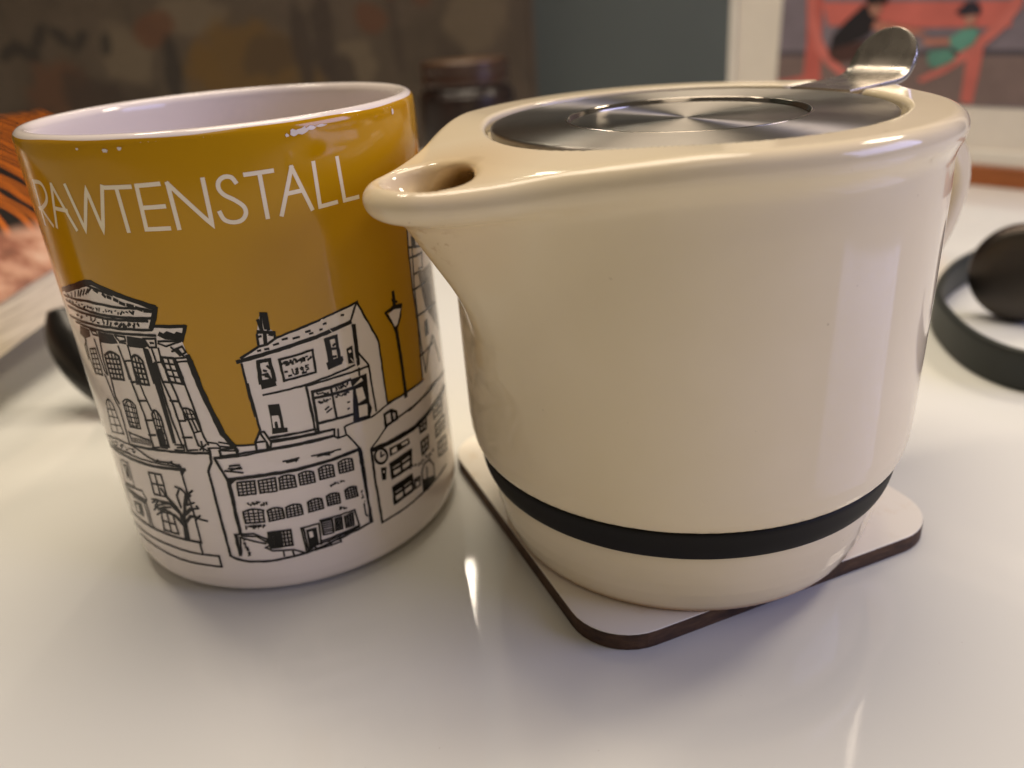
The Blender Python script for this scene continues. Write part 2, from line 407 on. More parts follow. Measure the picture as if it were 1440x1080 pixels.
  ('l',0.022,'-4.654,3.703 -4.817,3.621'),
  ('l',0.022,'-4.026,3.669 -4.008,3.647'),
  ('l',0.022,'-4.77,3.662 -4.715,3.664'),
  ('k',0,'-2.802,4.001 -2.562,4.001 -2.627,3.882 -2.807,3.888'),
 ],
 'house_with_tree': [
  ('l',0.05,'-5.133,3.322 -4.162,3.391 -3.461,3.386 -2.901,3.398 -2.355,3.42'),
  ('l',0.026,'-5.143,3.41 -4.006,3.499 -3.205,3.485 -2.452,3.481'),
  ('l',0.026,'-3.056,3.522 -3.005,3.574 -2.954,3.53'),
  ('l',0.026,'-2.734,3.529 -2.627,3.585 -2.616,3.521'),
  ('l',0.026,'-2.467,3.531 -2.424,3.477'),
  ('k',0,'-2.488,3.457 -2.324,3.428 -2.415,3.306 -2.459,3.229'),
  ('l',0.034,'-2.457,3.36 -2.451,2.865 -2.43,2.299 -2.444,1.587'),
  ('l',0.034,'-5.075,1.262 -4.211,1.296 -3.405,1.288 -2.787,1.247 -2.096,1.242 -2.095,0.954 -2.49,0.959 -3.142,0.972 -3.926,1.047 -4.801,1.063'),
  ('l',0.034,'-2.484,1.551 -2.485,1.265'),
  ('l',0.042,'-5.041,1.612 -4.157,1.611 -3.448,1.597 -2.884,1.578 -2.444,1.565'),
  ('l',0.035,'-3.406,3.187 -3.339,3.193 -3.274,3.197 -3.21,3.201 -3.148,3.204 -3.088,3.206 -3.028,3.207 -3.044,2.655 -3.429,2.628 -3.406,3.187'),
  ('l',0.032,'-3.21,3.201 -3.229,2.646'),
  ('l',0.032,'-3.418,2.909 -3.036,2.933'),
  ('l',0.035,'-3.375,2.213 -3.313,2.214 -3.252,2.213 -3.193,2.212 -3.135,2.21 -3.078,2.207 -3.022,2.204 -3.017,1.692 -3.453,1.691 -3.375,2.213'),
  ('l',0.032,'-3.193,2.212 -3.225,1.697'),
  ('l',0.032,'-3.413,1.954 -3.019,1.949'),
  ('l',0.022,'-4.521,3.179 -4.447,3.188 -4.377,3.195 -4.312,3.2 -4.249,3.204 -4.19,3.206 -4.133,3.207 -4.179,2.582 -4.749,2.518 -4.521,3.179'),
  ('l',0.03,'-4.432,3.074 -4.237,3.112 -4.289,2.728'),
  ('l',0.03,'-4.379,3.063 -4.414,2.713 -4.28,3.037'),
  ('l',0.03,'-4.399,2.934 -4.329,2.806'),
  ('l',0.03,'-4.764,2.449 -3.882,2.59 -3.785,2.404 -3.886,2.279 -4.431,2.238'),
  ('l',0.03,'-4.723,2.403 -3.853,2.352'),
  ('l',0.03,'-4.701,2.333 -3.924,2.298'),
  ('l',0.03,'-4.581,2.304 -3.944,2.253'),
  ('l',0.03,'-3.958,2.224 -3.973,1.68'),
  ('l',0.03,'-3.849,2.26 -3.878,1.682 -3.784,1.586'),
  ('l',0.03,'-4.764,2.449 -4.862,2.023 -4.766,1.839'),
  ('k',0,'-4.51,2.111 -4.106,2.172 -4.165,1.8 -4.523,1.784'),
  ('W',0,'-4.383,2.067 -4.259,2.083 -4.285,1.882 -4.413,1.863'),
  ('k',0,'-2.813,1.998 -2.683,2.02 -2.722,1.602 -2.879,1.572'),
  ('l',0.06,'-2.768,1.944 -2.779,2.25 -2.999,2.483 -3.244,2.476'),
  ('l',0.06,'-2.753,2.07 -2.607,2.518 -2.482,2.802'),
  ('l',0.06,'-2.664,2.268 -2.483,2.429'),
  ('l',0.06,'-2.713,2.046 -2.535,2.24 -2.417,2.239'),
  ('l',0.06,'-2.734,2.135 -2.856,2.419 -3.07,2.68'),
  ('l',0.06,'-2.806,1.999 -2.961,2.185'),
  ('l',0.036,'-3.244,2.476 -3.423,2.492 -3.57,2.468'),
  ('l',0.036,'-3.07,2.68 -3.152,2.843'),
  ('l',0.036,'-2.482,2.802 -2.581,2.923 -2.721,2.964'),
  ('l',0.036,'-2.722,2.441 -2.743,2.738 -2.653,2.885'),
  ('l',0.036,'-2.483,2.429 -2.285,2.464'),
  ('l',0.036,'-2.545,2.526 -2.476,2.773 -2.31,2.907'),
  ('l',0.036,'-2.545,2.526 -2.347,2.608'),
  ('l',0.036,'-2.417,2.239 -2.314,2.189 -2.152,2.156'),
  ('l',0.036,'-2.961,2.185 -3.203,2.287 -3.508,2.27'),
  ('l',0.036,'-3.146,2.452 -3.396,2.362 -3.603,2.181'),
  ('l',0.036,'-3.074,2.254 -3.388,2.179 -3.545,2.073'),
  ('l',0.036,'-2.404,2.18 -2.29,2.282'),
  ('l',0.036,'-2.386,2.783 -2.493,2.712'),
  ('l',0.036,'-3.423,2.492 -3.589,2.371'),
  ('l',0.036,'-3.346,2.497 -3.539,2.292'),
  ('l',0.036,'-2.285,2.464 -2.313,2.521'),
  ('l',0.036,'-3.031,2.385 -3.258,2.335 -3.447,2.225'),
  ('l',0.036,'-3.022,2.204 -3.122,2.213'),
  ('l',0.042,'-1.671,3.924 -1.705,3.617 -1.819,3.405 -1.821,2.515 -1.816,1.254 -1.622,1.159'),
 ],
 'long_building': [
  ('l',0.032,'-1.689,3.952 -1.712,3.589 -1.819,3.405 -1.824,3.276'),
  ('l',0.032,'-1.607,3.713 -1.15,3.725 -0.425,3.78 0.846,3.754'),
  ('l',0.032,'-1.483,3.764 -0.465,3.816 0.398,3.801 0.85,3.776'),
  ('l',0.032,'1.126,3.677 1.35,3.257'),
  ('l',0.032,'-1.143,3.983 -0.734,3.951'),
  ('l',0.032,'-1.449,3.915 -1.157,3.921 -1.12,3.75'),
  ('l',0.032,'-1.461,3.86 -1.462,3.749'),
  ('l',0.032,'-0.724,4.005 -0.598,4.226 -0.507,4.21 -0.416,3.951 -0.469,3.795 -0.543,3.78'),
  ('l',0.032,'-0.591,4.203 -0.507,3.968 -0.469,3.795'),
  ('l',0.032,'-0.724,4.005 -0.734,3.771'),
  ('l',0.032,'-0.713,3.998 -0.526,3.994'),
  ('l',0.032,'-0.507,3.968 -0.52,3.776'),
  ('l',0.032,'0.872,3.909 0.845,3.749 0.913,3.683 1.101,3.686 1.094,3.888'),
  ('l',0.032,'0.947,3.884 0.927,3.692'),
  ('l',0.032,'-0.41,4.047 0.511,4.025'),
  ('l',0.032,'-0.427,3.953 0.872,3.909'),
  ('l',0.032,'1.374,3.143 1.353,2.124 1.3,1.424'),
  ('l',0.042,'-1.61,3.699 -1.445,3.152'),
  ('l',0.042,'1.321,3.254 1.326,2.321 1.353,1.383'),
  ('l',0.042,'1.35,3.257 1.374,3.143'),
  ('l',0.06,'-1.461,3.196 -0.795,3.219 0.05,3.216 0.811,3.235 1.335,3.256'),
  ('l',0.06,'-1.445,3.152 -1.46,2.508 -1.475,1.843'),
  ('k',0,'-1.448,3.195 -1.265,3.182 -1.415,3.063 -1.458,2.978'),
  ('l',0.04,'-1.83,1.267 -1.705,1.173 -1.418,1.097 -0.912,1.073 -0.184,1.127 0.43,1.252 1.346,1.376'),
  ('l',0.034,'-1.823,1.286 -1.828,2.485 -1.816,3.397'),
  ('l',0.03,'-1.464,3.405 -1.111,3.331'),
  ('l',0.03,'-1.341,3.516 -1.144,3.522'),
  ('l',0.03,'-1.378,3.457 -1.114,3.434'),
  ('l',0.03,'-1.338,3.417 -1.131,3.47'),
  ('l',0.03,'-0.269,3.466 0.047,3.475'),
  ('l',0.03,'-0.203,3.428 0.016,3.437'),
  ('l',0.03,'-0.099,3.475 -0.013,3.41'),
  ('l',0.03,'0.312,3.449 0.919,3.407'),
  ('l',0.03,'0.428,3.4 0.76,3.4'),
  ('l',0.03,'0.579,3.395 0.676,3.363'),
  ('l',0.03,'-1.275,3.111 -1.215,3.113 -1.154,3.115 -1.095,3.116 -1.035,3.116 -0.976,3.116 -0.917,3.116 -0.951,2.8 -1.302,2.799 -1.275,3.111'),
  ('l',0.022,'-1.184,3.114 -1.213,2.801'),
  ('l',0.022,'-1.095,3.116 -1.125,2.802'),
  ('l',0.022,'-1.006,3.116 -1.037,2.802'),
  ('l',0.022,'-1.282,3.034 -0.925,3.037'),
  ('l',0.022,'-1.288,2.956 -0.934,2.959'),
  ('l',0.022,'-1.295,2.877 -0.942,2.88'),
  ('l',0.03,'-0.842,3.105 -0.784,3.109 -0.728,3.112 -0.671,3.114 -0.614,3.116 -0.558,3.118 -0.501,3.119 -0.517,2.802 -0.852,2.807 -0.842,3.105'),
  ('l',0.022,'-0.756,3.11 -0.767,2.807'),
  ('l',0.022,'-0.671,3.114 -0.684,2.807'),
  ('l',0.022,'-0.586,3.117 -0.6,2.805'),
  ('l',0.022,'-0.844,3.031 -0.505,3.04'),
  ('l',0.022,'-0.847,2.957 -0.509,2.961'),
  ('l',0.022,'-0.849,2.882 -0.513,2.882'),
  ('l',0.03,'-0.425,3.093 -0.373,3.117 -0.321,3.131 -0.269,3.134 -0.218,3.127 -0.168,3.109 -0.117,3.08 -0.119,2.815 -0.447,2.826 -0.425,3.093'),
  ('l',0.022,'-0.347,3.125 -0.365,2.825'),
  ('l',0.022,'-0.269,3.134 -0.283,2.822'),
  ('l',0.022,'-0.193,3.119 -0.201,2.819'),
  ('l',0.022,'-0.43,3.045 -0.117,3.033'),
  ('l',0.022,'-0.435,2.973 -0.118,2.961'),
  ('l',0.022,'-0.441,2.899 -0.119,2.888'),
  ('l',0.03,'-0.022,3.092 0.027,3.113 0.077,3.124 0.126,3.125 0.176,3.116 0.225,3.096 0.275,3.067 0.274,2.822 -0.03,2.835 -0.022,3.092'),
  ('l',0.022,'0.052,3.12 0.046,2.833'),
  ('l',0.022,'0.126,3.125 0.122,2.83'),
  ('l',0.022,'0.201,3.107 0.198,2.826'),
  ('l',0.022,'-0.024,3.046 0.275,3.024'),
  ('l',0.022,'-0.026,2.976 0.275,2.957'),
  ('l',0.022,'-0.028,2.906 0.274,2.889'),
  ('l',0.03,'0.393,3.102 0.445,3.128 0.496,3.142 0.547,3.147 0.598,3.14 0.649,3.124 0.7,3.097 0.691,2.831 0.39,2.85 0.393,3.102'),
  ('l',0.022,'0.47,3.136 0.465,2.847'),
  ('l',0.022,'0.547,3.147 0.54,2.842'),
  ('l',0.022,'0.623,3.134 0.615,2.837'),
  ('l',0.022,'0.393,3.058 0.698,3.05'),
  ('l',0.022,'0.392,2.989 0.696,2.977'),
  ('l',0.022,'0.391,2.92 0.693,2.904'),
  ('l',0.03,'0.821,3.113 0.872,3.135 0.923,3.147 0.974,3.148 1.025,3.14 1.077,3.12 1.128,3.091 1.123,2.83 0.815,2.86 0.821,3.113'),
  ('l',0.022,'0.897,3.142 0.891,2.854'),
  ('l',0.022,'0.974,3.148 0.968,2.847'),
  ('l',0.022,'1.051,3.131 1.045,2.839'),
  ('l',0.022,'0.82,3.069 1.127,3.045'),
  ('l',0.022,'0.818,2.999 1.126,2.973'),
  ('l',0.022,'0.817,2.93 1.125,2.902'),
  ('l',0.032,'-1.305,2.381 -1.232,2.41 -1.16,2.427 -1.089,2.433 -1.019,2.426 -0.95,2.408 -0.882,2.379 -0.912,2.094 -1.305,2.101 -1.305,2.381'),
  ('l',0.022,'-1.196,2.42 -1.205,2.102'),
  ('l',0.022,'-1.089,2.433 -1.107,2.101'),
  ('l',0.022,'-0.985,2.419 -1.009,2.098'),
  ('l',0.022,'-1.304,2.332 -0.889,2.328'),
  ('l',0.022,'-1.304,2.255 -0.896,2.251'),
  ('l',0.022,'-1.304,2.178 -0.904,2.172'),
  ('l',0.032,'-0.8,2.354 -0.748,2.38 -0.697,2.396 -0.645,2.402 -0.594,2.397 -0.543,2.383 -0.492,2.358 -0.492,2.111 -0.805,2.093 -0.8,2.354'),
  ('l',0.022,'-0.723,2.39 -0.727,2.099'),
  ('l',0.022,'-0.645,2.402 -0.648,2.104'),
  ('l',0.022,'-0.569,2.391 -0.57,2.108'),
  ('l',0.022,'-0.801,2.308 -0.492,2.314'),
  ('l',0.022,'-0.803,2.236 -0.492,2.247'),
  ('l',0.022,'-0.804,2.165 -0.492,2.179'),
  ('l',0.032,'-0.414,2.357 -0.363,2.382 -0.312,2.396 -0.261,2.401 -0.211,2.397 -0.16,2.382 -0.11,2.358 -0.105,2.123 -0.43,2.112 -0.414,2.357'),
  ('l',0.022,'-0.337,2.39 -0.349,2.117'),
  ('l',0.022,'-0.261,2.401 -0.268,2.12'),
  ('l',0.022,'-0.185,2.391 -0.186,2.122'),
  ('l',0.022,'-0.418,2.313 -0.108,2.317'),
  ('l',0.022,'-0.422,2.247 -0.107,2.253'),
  ('l',0.022,'-0.426,2.18 -0.106,2.188'),
  ('l',0.032,'0.043,2.377 0.091,2.401 0.14,2.415 0.189,2.42 0.237,2.416 0.285,2.401 0.334,2.378 0.337,2.142 0.031,2.137 0.043,2.377'),
  ('l',0.022,'0.116,2.409 0.107,2.14'),
  ('l',0.022,'0.189,2.42 0.183,2.141'),
  ('l',0.022,'0.261,2.41 0.26,2.142'),
  ('l',0.022,'0.04,2.334 0.335,2.336'),
  ('l',0.022,'0.037,2.269 0.336,2.272'),
  ('l',0.022,'0.034,2.203 0.336,2.207'),
  ('l',0.032,'0.446,2.401 0.49,2.421 0.534,2.432 0.579,2.433 0.623,2.425 0.668,2.408 0.713,2.382 0.71,2.146 0.445,2.172 0.446,2.401'),
  ('l',0.022,'0.512,2.428 0.511,2.167'),
  ('l',0.022,'0.579,2.433 0.577,2.16'),
  ('l',0.022,'0.645,2.418 0.643,2.154'),
  ('l',0.022,'0.446,2.361 0.712,2.34'),
  ('l',0.022,'0.446,2.298 0.712,2.275'),
  ('l',0.022,'0.446,2.235 0.711,2.211'),
  ('l',0.032,'0.859,2.403 0.9,2.423 0.941,2.435 0.983,2.437 1.026,2.431 1.068,2.416 1.112,2.392 1.121,2.164 0.86,2.186 0.859,2.403'),
  ('l',0.022,'0.921,2.43 0.925,2.181'),
  ('l',0.022,'0.983,2.437 0.99,2.176'),
  ('l',0.022,'1.047,2.425 1.055,2.17'),
  ('l',0.022,'0.859,2.365 1.114,2.351'),
  ('l',0.022,'0.859,2.305 1.116,2.289'),
  ('l',0.022,'0.86,2.246 1.119,2.227'),
  ('l',0.0235849,'-1.164,2.595 -1.145,2.56 -1.154,2.562'),
  ('l',0.0293994,'-1.112,2.529 -1.101,2.548'),
  ('l',0.033665,'-1.057,2.558 -1.057,2.594'),
  ('l',0.0255429,'-1.015,2.569 -1.035,2.526 -1.018,2.555'),
  ('l',0.0354014,'-0.976,2.563 -0.967,2.594 -0.952,2.593'),
  ('l',0.0244691,'-0.934,2.582 -0.915,2.588'),
  ('l',0.0359466,'-0.886,2.521 -0.897,2.513'),
  ('l',0.0263518,'-0.836,2.562 -0.831,2.56 -0.844,2.499'),
  ('l',0.0256109,'-0.781,2.566 -0.784,2.547 -0.783,2.511'),
  ('l',0.0308751,'-1.317,2.019 -1.322,1.962 -1.32,1.963'),
  ('l',0.0222227,'-1.276,1.999 -1.26,2.016'),
  ('l',0.0240127,'-1.234,1.997 -1.225,2.027'),
  ('l',0.0286133,'-1.195,1.99 -1.195,2.021'),
  ('l',0.0343592,'-1.15,2.028 -1.159,1.953'),
  ('l',0.0320764,'-1.117,1.979 -1.101,2.023'),
  ('l',0.0356233,'-1.039,2.014 -1.058,1.985 -1.066,2.005'),
  ('l',0.0281791,'-1.002,2.014 -1.021,1.973 -1.008,2.022'),
  ('l',0.0258181,'-0.946,2.01 -0.954,1.998 -0.967,1.954'),
  ('l',0.0253072,'-0.927,1.986 -0.929,2.012'),
  ('l',0.0303031,'0.576,2.635 0.586,2.612'),
  ('l',0.0324649,'0.647,2.64 0.615,2.635'),
  ('l',0.0329631,'0.665,2.647 0.676,2.663 0.689,2.658'),
  ('l',0.0236891,'0.735,2.649 0.748,2.63 0.724,2.642'),
  ('l',0.029905,'0.811,2.639 0.812,2.661'),
  ('l',0.0217427,'0.87,2.645 0.873,2.635 0.846,2.655'),
  ('l',0.0345534,'0.687,1.989 0.695,2.036'),
  ('l',0.0264329,'0.712,2.026 0.709,2.004 0.721,1.995'),
  ('l',0.0296073,'0.774,1.965 0.756,2.02 0.76,2.012'),
  ('l',0.0226781,'0.824,1.959 0.808,1.977'),
  ('l',0.0242582,'-1.44,1.661 -1.415,1.676'),
  ('l',0.0397999,'-1.441,1.573 -1.436,1.592'),
  ('l',0.0238995,'-1.425,1.513 -1.448,1.491 -1.418,1.569'),
  ('l',0.0273951,'-1.428,1.476 -1.415,1.478'),
  ('l',0.0268787,'-1.423,1.453 -1.404,1.462 -1.403,1.456'),
  ('l',0.0312283,'-1.411,1.402 -1.392,1.473'),
  ('l',0.0363792,'-1.393,1.414 -1.396,1.402'),
  ('l',0.0281861,'-1.406,1.343 -1.397,1.317 -1.4,1.268'),
  ('l',0.0378875,'-1.371,1.335 -1.408,1.269 -1.386,1.277'),
  ('l',0.0316666,'1.222,2.215 1.232,2.238'),
  ('l',0.0217058,'1.222,2.153 1.239,2.123'),
  ('l',0.0339892,'1.239,2.074 1.212,2.072'),
  ('l',0.0219367,'1.255,1.958 1.249,1.961'),
  ('l',0.05,'-0.874,1.798 -0.841,1.798 -0.808,1.798 -0.774,1.797 -0.741,1.797 -0.708,1.796 -0.675,1.795 -0.696,1.41 -0.898,1.413 -0.874,1.798'),
  ('l',0.035,'-0.824,1.798 -0.847,1.413'),
  ('l',0.035,'-0.774,1.797 -0.797,1.412'),
  ('l',0.035,'-0.725,1.796 -0.746,1.412'),
  ('l',0.035,'-0.878,1.734 -0.678,1.731'),
  ('l',0.035,'-0.882,1.67 -0.682,1.668'),
  ('l',0.035,'-0.886,1.606 -0.686,1.604'),
  ('l',0.035,'-0.89,1.542 -0.689,1.539'),
  ('l',0.035,'-0.894,1.478 -0.693,1.475'),
  ('l',0.036,'-0.636,1.803 -0.601,1.802 -0.566,1.802 -0.531,1.8 -0.495,1.799 -0.46,1.798 -0.425,1.796 -0.445,1.405 -0.659,1.409 -0.636,1.803'),
  ('l',0.028,'-0.566,1.802 -0.587,1.409'),
  ('l',0.028,'-0.495,1.799 -0.516,1.407'),
  ('l',0.028,'-0.642,1.705 -0.43,1.699'),
  ('l',0.028,'-0.647,1.607 -0.435,1.601'),
  ('l',0.028,'-0.653,1.509 -0.44,1.504'),
  ('l',0.03,'-0.202,1.782 0.18,1.794 0.142,1.257'),
  ('l',0.03,'-0.202,1.782 -0.188,1.134'),
  ('l',0.03,'-0.157,1.754 -0.141,1.185'),
  ('l',0.03,'0.217,1.859 0.991,1.848 1.035,1.418 0.182,1.339'),
  ('l',0.03,'-0.183,1.165 0.014,1.266 0.305,1.297 0.495,1.323 1.03,1.389'),
  ('l',0.03,'0.014,1.266 0.018,1.138'),
  ('l',0.03,'0.305,1.297 0.36,1.15'),
  ('l',0.03,'0.546,1.304 0.577,1.164'),
  ('l',0.03,'0.662,1.353 1.021,1.329'),
  ('l',0.03,'-0.212,1.141 0.203,1.157 0.579,1.179'),
  ('l',0.03,'-1.585,1.816 -1.197,1.823 -0.906,1.633 -1,1.537 -1.52,1.752'),
  ('l',0.03,'-1.462,1.78 -1.138,1.74 -0.989,1.598'),
  ('l',0.03,'-1.501,1.72 -1.561,1.316'),
  ('l',0.03,'-0.996,1.427 -0.888,1.333 -0.443,1.279 -0.237,1.148'),
  ('l',0.03,'-0.664,1.31 -0.668,1.152'),
  ('l',0.03,'-0.47,1.269 -0.46,1.108'),
  ('l',0.03,'-0.961,1.609 -0.911,1.478 -1.021,1.43'),
  ('l',0.03,'1.229,1.9 1.227,1.617 1.263,1.569'),
  ('l',0.03,'0.581,1.354 0.775,1.371 0.711,1.318'),
  ('l',0.055,'-1.585,1.816 -1.594,1.285'),
  ('k',0,'-0.109,1.71 0.117,1.721 0.1,1.287 -0.121,1.195'),
  ('W',0,'-0.061,1.65 0.015,1.649 0.016,1.502 -0.062,1.494'),
  ('l',0.03,'0.237,1.822 0.275,1.819 0.313,1.817 0.352,1.814 0.391,1.811 0.429,1.808 0.468,1.804 0.452,1.466 0.231,1.48 0.237,1.822'),
  ('l',0.025,'0.236,1.765 0.465,1.748'),
  ('l',0.025,'0.235,1.709 0.463,1.692'),
  ('l',0.025,'0.234,1.652 0.46,1.636'),
  ('l',0.025,'0.233,1.595 0.457,1.579'),
  ('l',0.025,'0.232,1.538 0.455,1.523'),
  ('l',0.03,'0.533,1.796 0.557,1.795 0.581,1.794 0.605,1.792 0.63,1.791 0.654,1.789 0.678,1.788 0.656,1.483 0.509,1.492 0.533,1.796'),
  ('l',0.025,'0.581,1.794 0.558,1.489'),
  ('l',0.025,'0.63,1.791 0.607,1.486'),
  ('l',0.025,'0.529,1.746 0.675,1.737'),
  ('l',0.025,'0.525,1.695 0.671,1.686'),
  ('l',0.025,'0.521,1.644 0.667,1.636'),
  ('l',0.025,'0.517,1.594 0.663,1.585'),
  ('l',0.025,'0.513,1.543 0.66,1.534'),
  ('l',0.03,'0.745,1.777 0.777,1.78 0.809,1.782 0.842,1.785 0.874,1.787 0.907,1.789 0.94,1.791 0.916,1.47 0.737,1.482 0.745,1.777'),
  ('l',0.025,'0.809,1.782 0.797,1.478'),
  ('l',0.025,'0.874,1.787 0.856,1.475'),
  ('l',0.025,'0.743,1.728 0.936,1.738'),
  ('l',0.025,'0.742,1.679 0.932,1.685'),
  ('l',0.025,'0.741,1.63 0.928,1.631'),
  ('l',0.025,'0.74,1.581 0.924,1.578'),
  ('l',0.025,'0.739,1.531 0.92,1.524'),
 ],
 'corner_shop': [
  ('w',0,'-0.725,5.779 -0.627,5.858 -0.264,6.039 -0.246,6.285 -0.172,6.563 -0.106,6.695 0.002,6.675 -0.015,6.378 0.087,6.268 0.077,6.157 0.79,6.289 1.824,6.472 2.207,5.473 2.199,4.059 2.16,3.663 1.681,2.786 -0.581,3.52 -0.584,4.233 -0.621,4.587 -0.648,5.242 -0.652,5.735'),
  ('l',0.062,'-0.703,5.788 -0.131,5.878 0.735,5.981 1.602,6.096'),
  ('l',0.034,'-0.627,5.858 -0.264,6.039 -0.097,6.054 0.087,6.155 0.79,6.289 1.259,6.37 1.822,6.461 1.62,6.125'),
  ('l',0.034,'-0.642,5.733 -0.636,5.098 -0.611,4.585'),
  ('l',0.034,'1.822,6.461 2.207,5.473 2.199,4.059'),
  ('l',0.034,'-0.246,6.285 -0.26,6.039'),
  ('l',0.034,'0.078,6.27 0.063,6.137'),
  ('l',0.034,'-0.098,6.682 -0.137,6.378'),
  ('l',0.034,'1.64,6.025 1.615,5.14'),
  ('l',0.034,'1.689,6.01 1.644,5.155'),
  ('l',0.034,'1.664,5.418 1.87,5.049 1.881,3.969'),
  ('l',0.034,'-0.369,5.017 0.025,5.033 0.483,5.053 1.541,5.166'),
  ('l',0.034,'0.5,5.024 1.027,5.04 1.866,5.026'),
  ('l',0.034,'0.468,5.032 0.491,4.335'),
  ('l',0.034,'0.957,4.841 0.964,4.186'),
  ('l',0.034,'1.628,5.062 1.616,4.917'),
  ('l',0.034,'-0.617,5.296 -0.59,4.42 -0.577,4.269'),
  ('l',0.034,'0.466,5.02 0.483,3.968'),
  ('l',0.034,'-0.412,4.063 0.462,4.038'),
  ('l',0.034,'-0.405,3.986 0.514,3.946 0.835,3.92'),
  ('l',0.034,'0.955,4.828 0.962,4.173'),
  ('l',0.034,'1.751,3.876 2.186,3.984 2.316,3.995'),
  ('l',0.034,'1.123,3.898 1.326,3.908 1.751,3.876'),
  ('l',0.05,'-0.216,6.336 0.067,6.267'),
  ('l',0.05,'-0.1,6.304 -0.127,6.06'),
  ('l',0.05,'-0.172,6.563 -0.141,6.357'),
  ('l',0.05,'-0.098,6.682 -0.01,6.666 -0.019,6.356'),
  ('l',0.05,'-0.048,6.629 -0.064,6.387'),
  ('l',0.032,'-0.291,5.953 -0.249,5.957'),
  ('l',0.032,'-0.156,5.963 -0.094,5.962'),
  ('l',0.032,'0.02,6.02 0.105,6.032'),
  ('l',0.032,'0.201,6.096 0.285,6.101'),
  ('l',0.032,'0.406,6.073 0.514,6.078'),
  ('l',0.032,'0.667,6.148 0.744,6.152'),
  ('l',0.032,'0.733,6.092 0.789,6.094'),
  ('l',0.032,'0.95,6.121 0.984,6.123'),
  ('l',0.032,'1.035,6.22 1.082,6.221'),
  ('l',0.032,'1.437,6.294 1.478,6.287'),
  ('l',0.032,'-0.235,6.238 -0.184,6.241'),
  ('l',0.032,'-0.02,6.244 0.028,6.223'),
  ('l',0.055,'-0.334,5.73 -0.298,5.732 -0.262,5.733 -0.225,5.734 -0.189,5.735 -0.153,5.735 -0.116,5.736 -0.105,5.3 -0.368,5.291 -0.334,5.73'),
  ('k',0,'-0.378,5.293 -0.093,5.309 -0.082,5.164 -0.377,5.138'),
  ('l',0.035,'-0.182,5.609 -0.146,5.556'),
  ('l',0.035,'-0.263,5.531 -0.225,5.512'),
  ('l',0.035,'-0.252,5.407 -0.213,5.39'),
  ('l',0.035,'-0.293,5.443 -0.212,5.451 -0.179,5.35'),
  ('l',0.036,'0.064,5.699 0.728,5.75 0.71,5.268 0.073,5.238 0.064,5.699'),
  ('l',0.040564,'0.094,5.605 0.085,5.597'),
  ('l',0.040423,'0.128,5.607 0.128,5.607 0.153,5.615'),
  ('l',0.0431745,'0.192,5.624 0.182,5.559'),
  ('l',0.0263667,'0.221,5.557 0.218,5.598'),
  ('l',0.0330525,'0.26,5.589 0.257,5.597 0.27,5.639'),
  ('l',0.0371702,'0.3,5.558 0.298,5.601'),
  ('l',0.0423937,'0.346,5.637 0.348,5.641'),
  ('l',0.0358715,'0.368,5.627 0.377,5.578'),
  ('l',0.0282707,'0.418,5.6 0.409,5.594'),
  ('l',0.0357673,'0.47,5.593 0.444,5.602 0.475,5.622'),
  ('l',0.0348011,'0.516,5.631 0.482,5.565 0.505,5.583'),
  ('l',0.0366731,'0.527,5.573 0.536,5.643 0.525,5.57'),
  ('l',0.0253012,'0.577,5.642 0.601,5.642'),
  ('l',0.031912,'0.628,5.584 0.605,5.568'),
  ('l',0.0259856,'0.656,5.591 0.675,5.605 0.664,5.616'),
  ('l',0.022,'0.267,5.447 0.275,5.35'),
  ('l',0.022,'0.366,5.447 0.337,5.43 0.351,5.398 0.373,5.369 0.363,5.338 0.335,5.345 0.334,5.379 0.372,5.412 0.366,5.447'),
  ('l',0.022,'0.479,5.428 0.453,5.449 0.427,5.427 0.443,5.394 0.475,5.415 0.472,5.339'),
  ('l',0.022,'0.59,5.46 0.537,5.46 0.537,5.422 0.574,5.417 0.58,5.375 0.538,5.365'),
  ('l',0.032,'0.184,5.319 0.227,5.321'),
  ('l',0.032,'0.303,5.327 0.347,5.332'),
  ('l',0.032,'0.454,5.32 0.519,5.32'),
  ('l',0.032,'0.129,5.422 0.164,5.419'),
  ('l',0.05,'1.034,5.888 1.247,5.897 1.243,5.434'),
  ('l',0.085,'1.043,5.874 1.053,5.396'),
  ('k',0,'0.95,5.403 1.095,5.432 1.314,5.448 1.323,5.36 1.272,5.279 0.968,5.241'),
  ('k',0,'1.421,5.57 1.565,5.596 1.549,5.212 1.413,5.233'),
  ('W',0,'1.449,5.513 1.515,5.528 1.517,5.467 1.465,5.46'),
  ('l',0.035,'1.111,5.661 1.226,5.643'),
  ('l',0.035,'1.157,5.723 1.191,5.741'),
  ('l',0.035,'1.093,5.492 1.174,5.479'),
  ('l',0.05,'0.573,4.87 0.948,4.856 1.39,4.884'),
  ('l',0.05,'0.559,4.726 0.944,4.696 1.382,4.687'),
  ('l',0.045,'0.572,4.869 0.538,3.952'),
  ('l',0.045,'0.559,4.144 0.966,4.128 1.359,4.103'),
  ('k',0,'1.39,4.883 1.787,4.891 1.753,4.215 1.79,4.071 1.712,3.893 1.305,3.934 1.41,4.626'),
  ('W',0,'1.477,4.639 1.633,4.633 1.666,4.352 1.485,4.306'),
  ('W',0,'1.474,4.246 1.684,4.217 1.653,3.956 1.456,3.981'),
  ('W',0,'1.426,4.72 1.643,4.843 1.671,4.77'),
  ('l',0.0277846,'0.653,4.815 0.672,4.791'),
  ('l',0.0182074,'0.707,4.79 0.69,4.781'),
  ('l',0.0193868,'0.721,4.791 0.724,4.791 0.731,4.78'),
  ('l',0.0219177,'0.756,4.786 0.761,4.8'),
  ('l',0.023492,'0.791,4.779 0.794,4.758'),
  ('l',0.0296545,'0.837,4.751 0.83,4.752 0.823,4.754'),
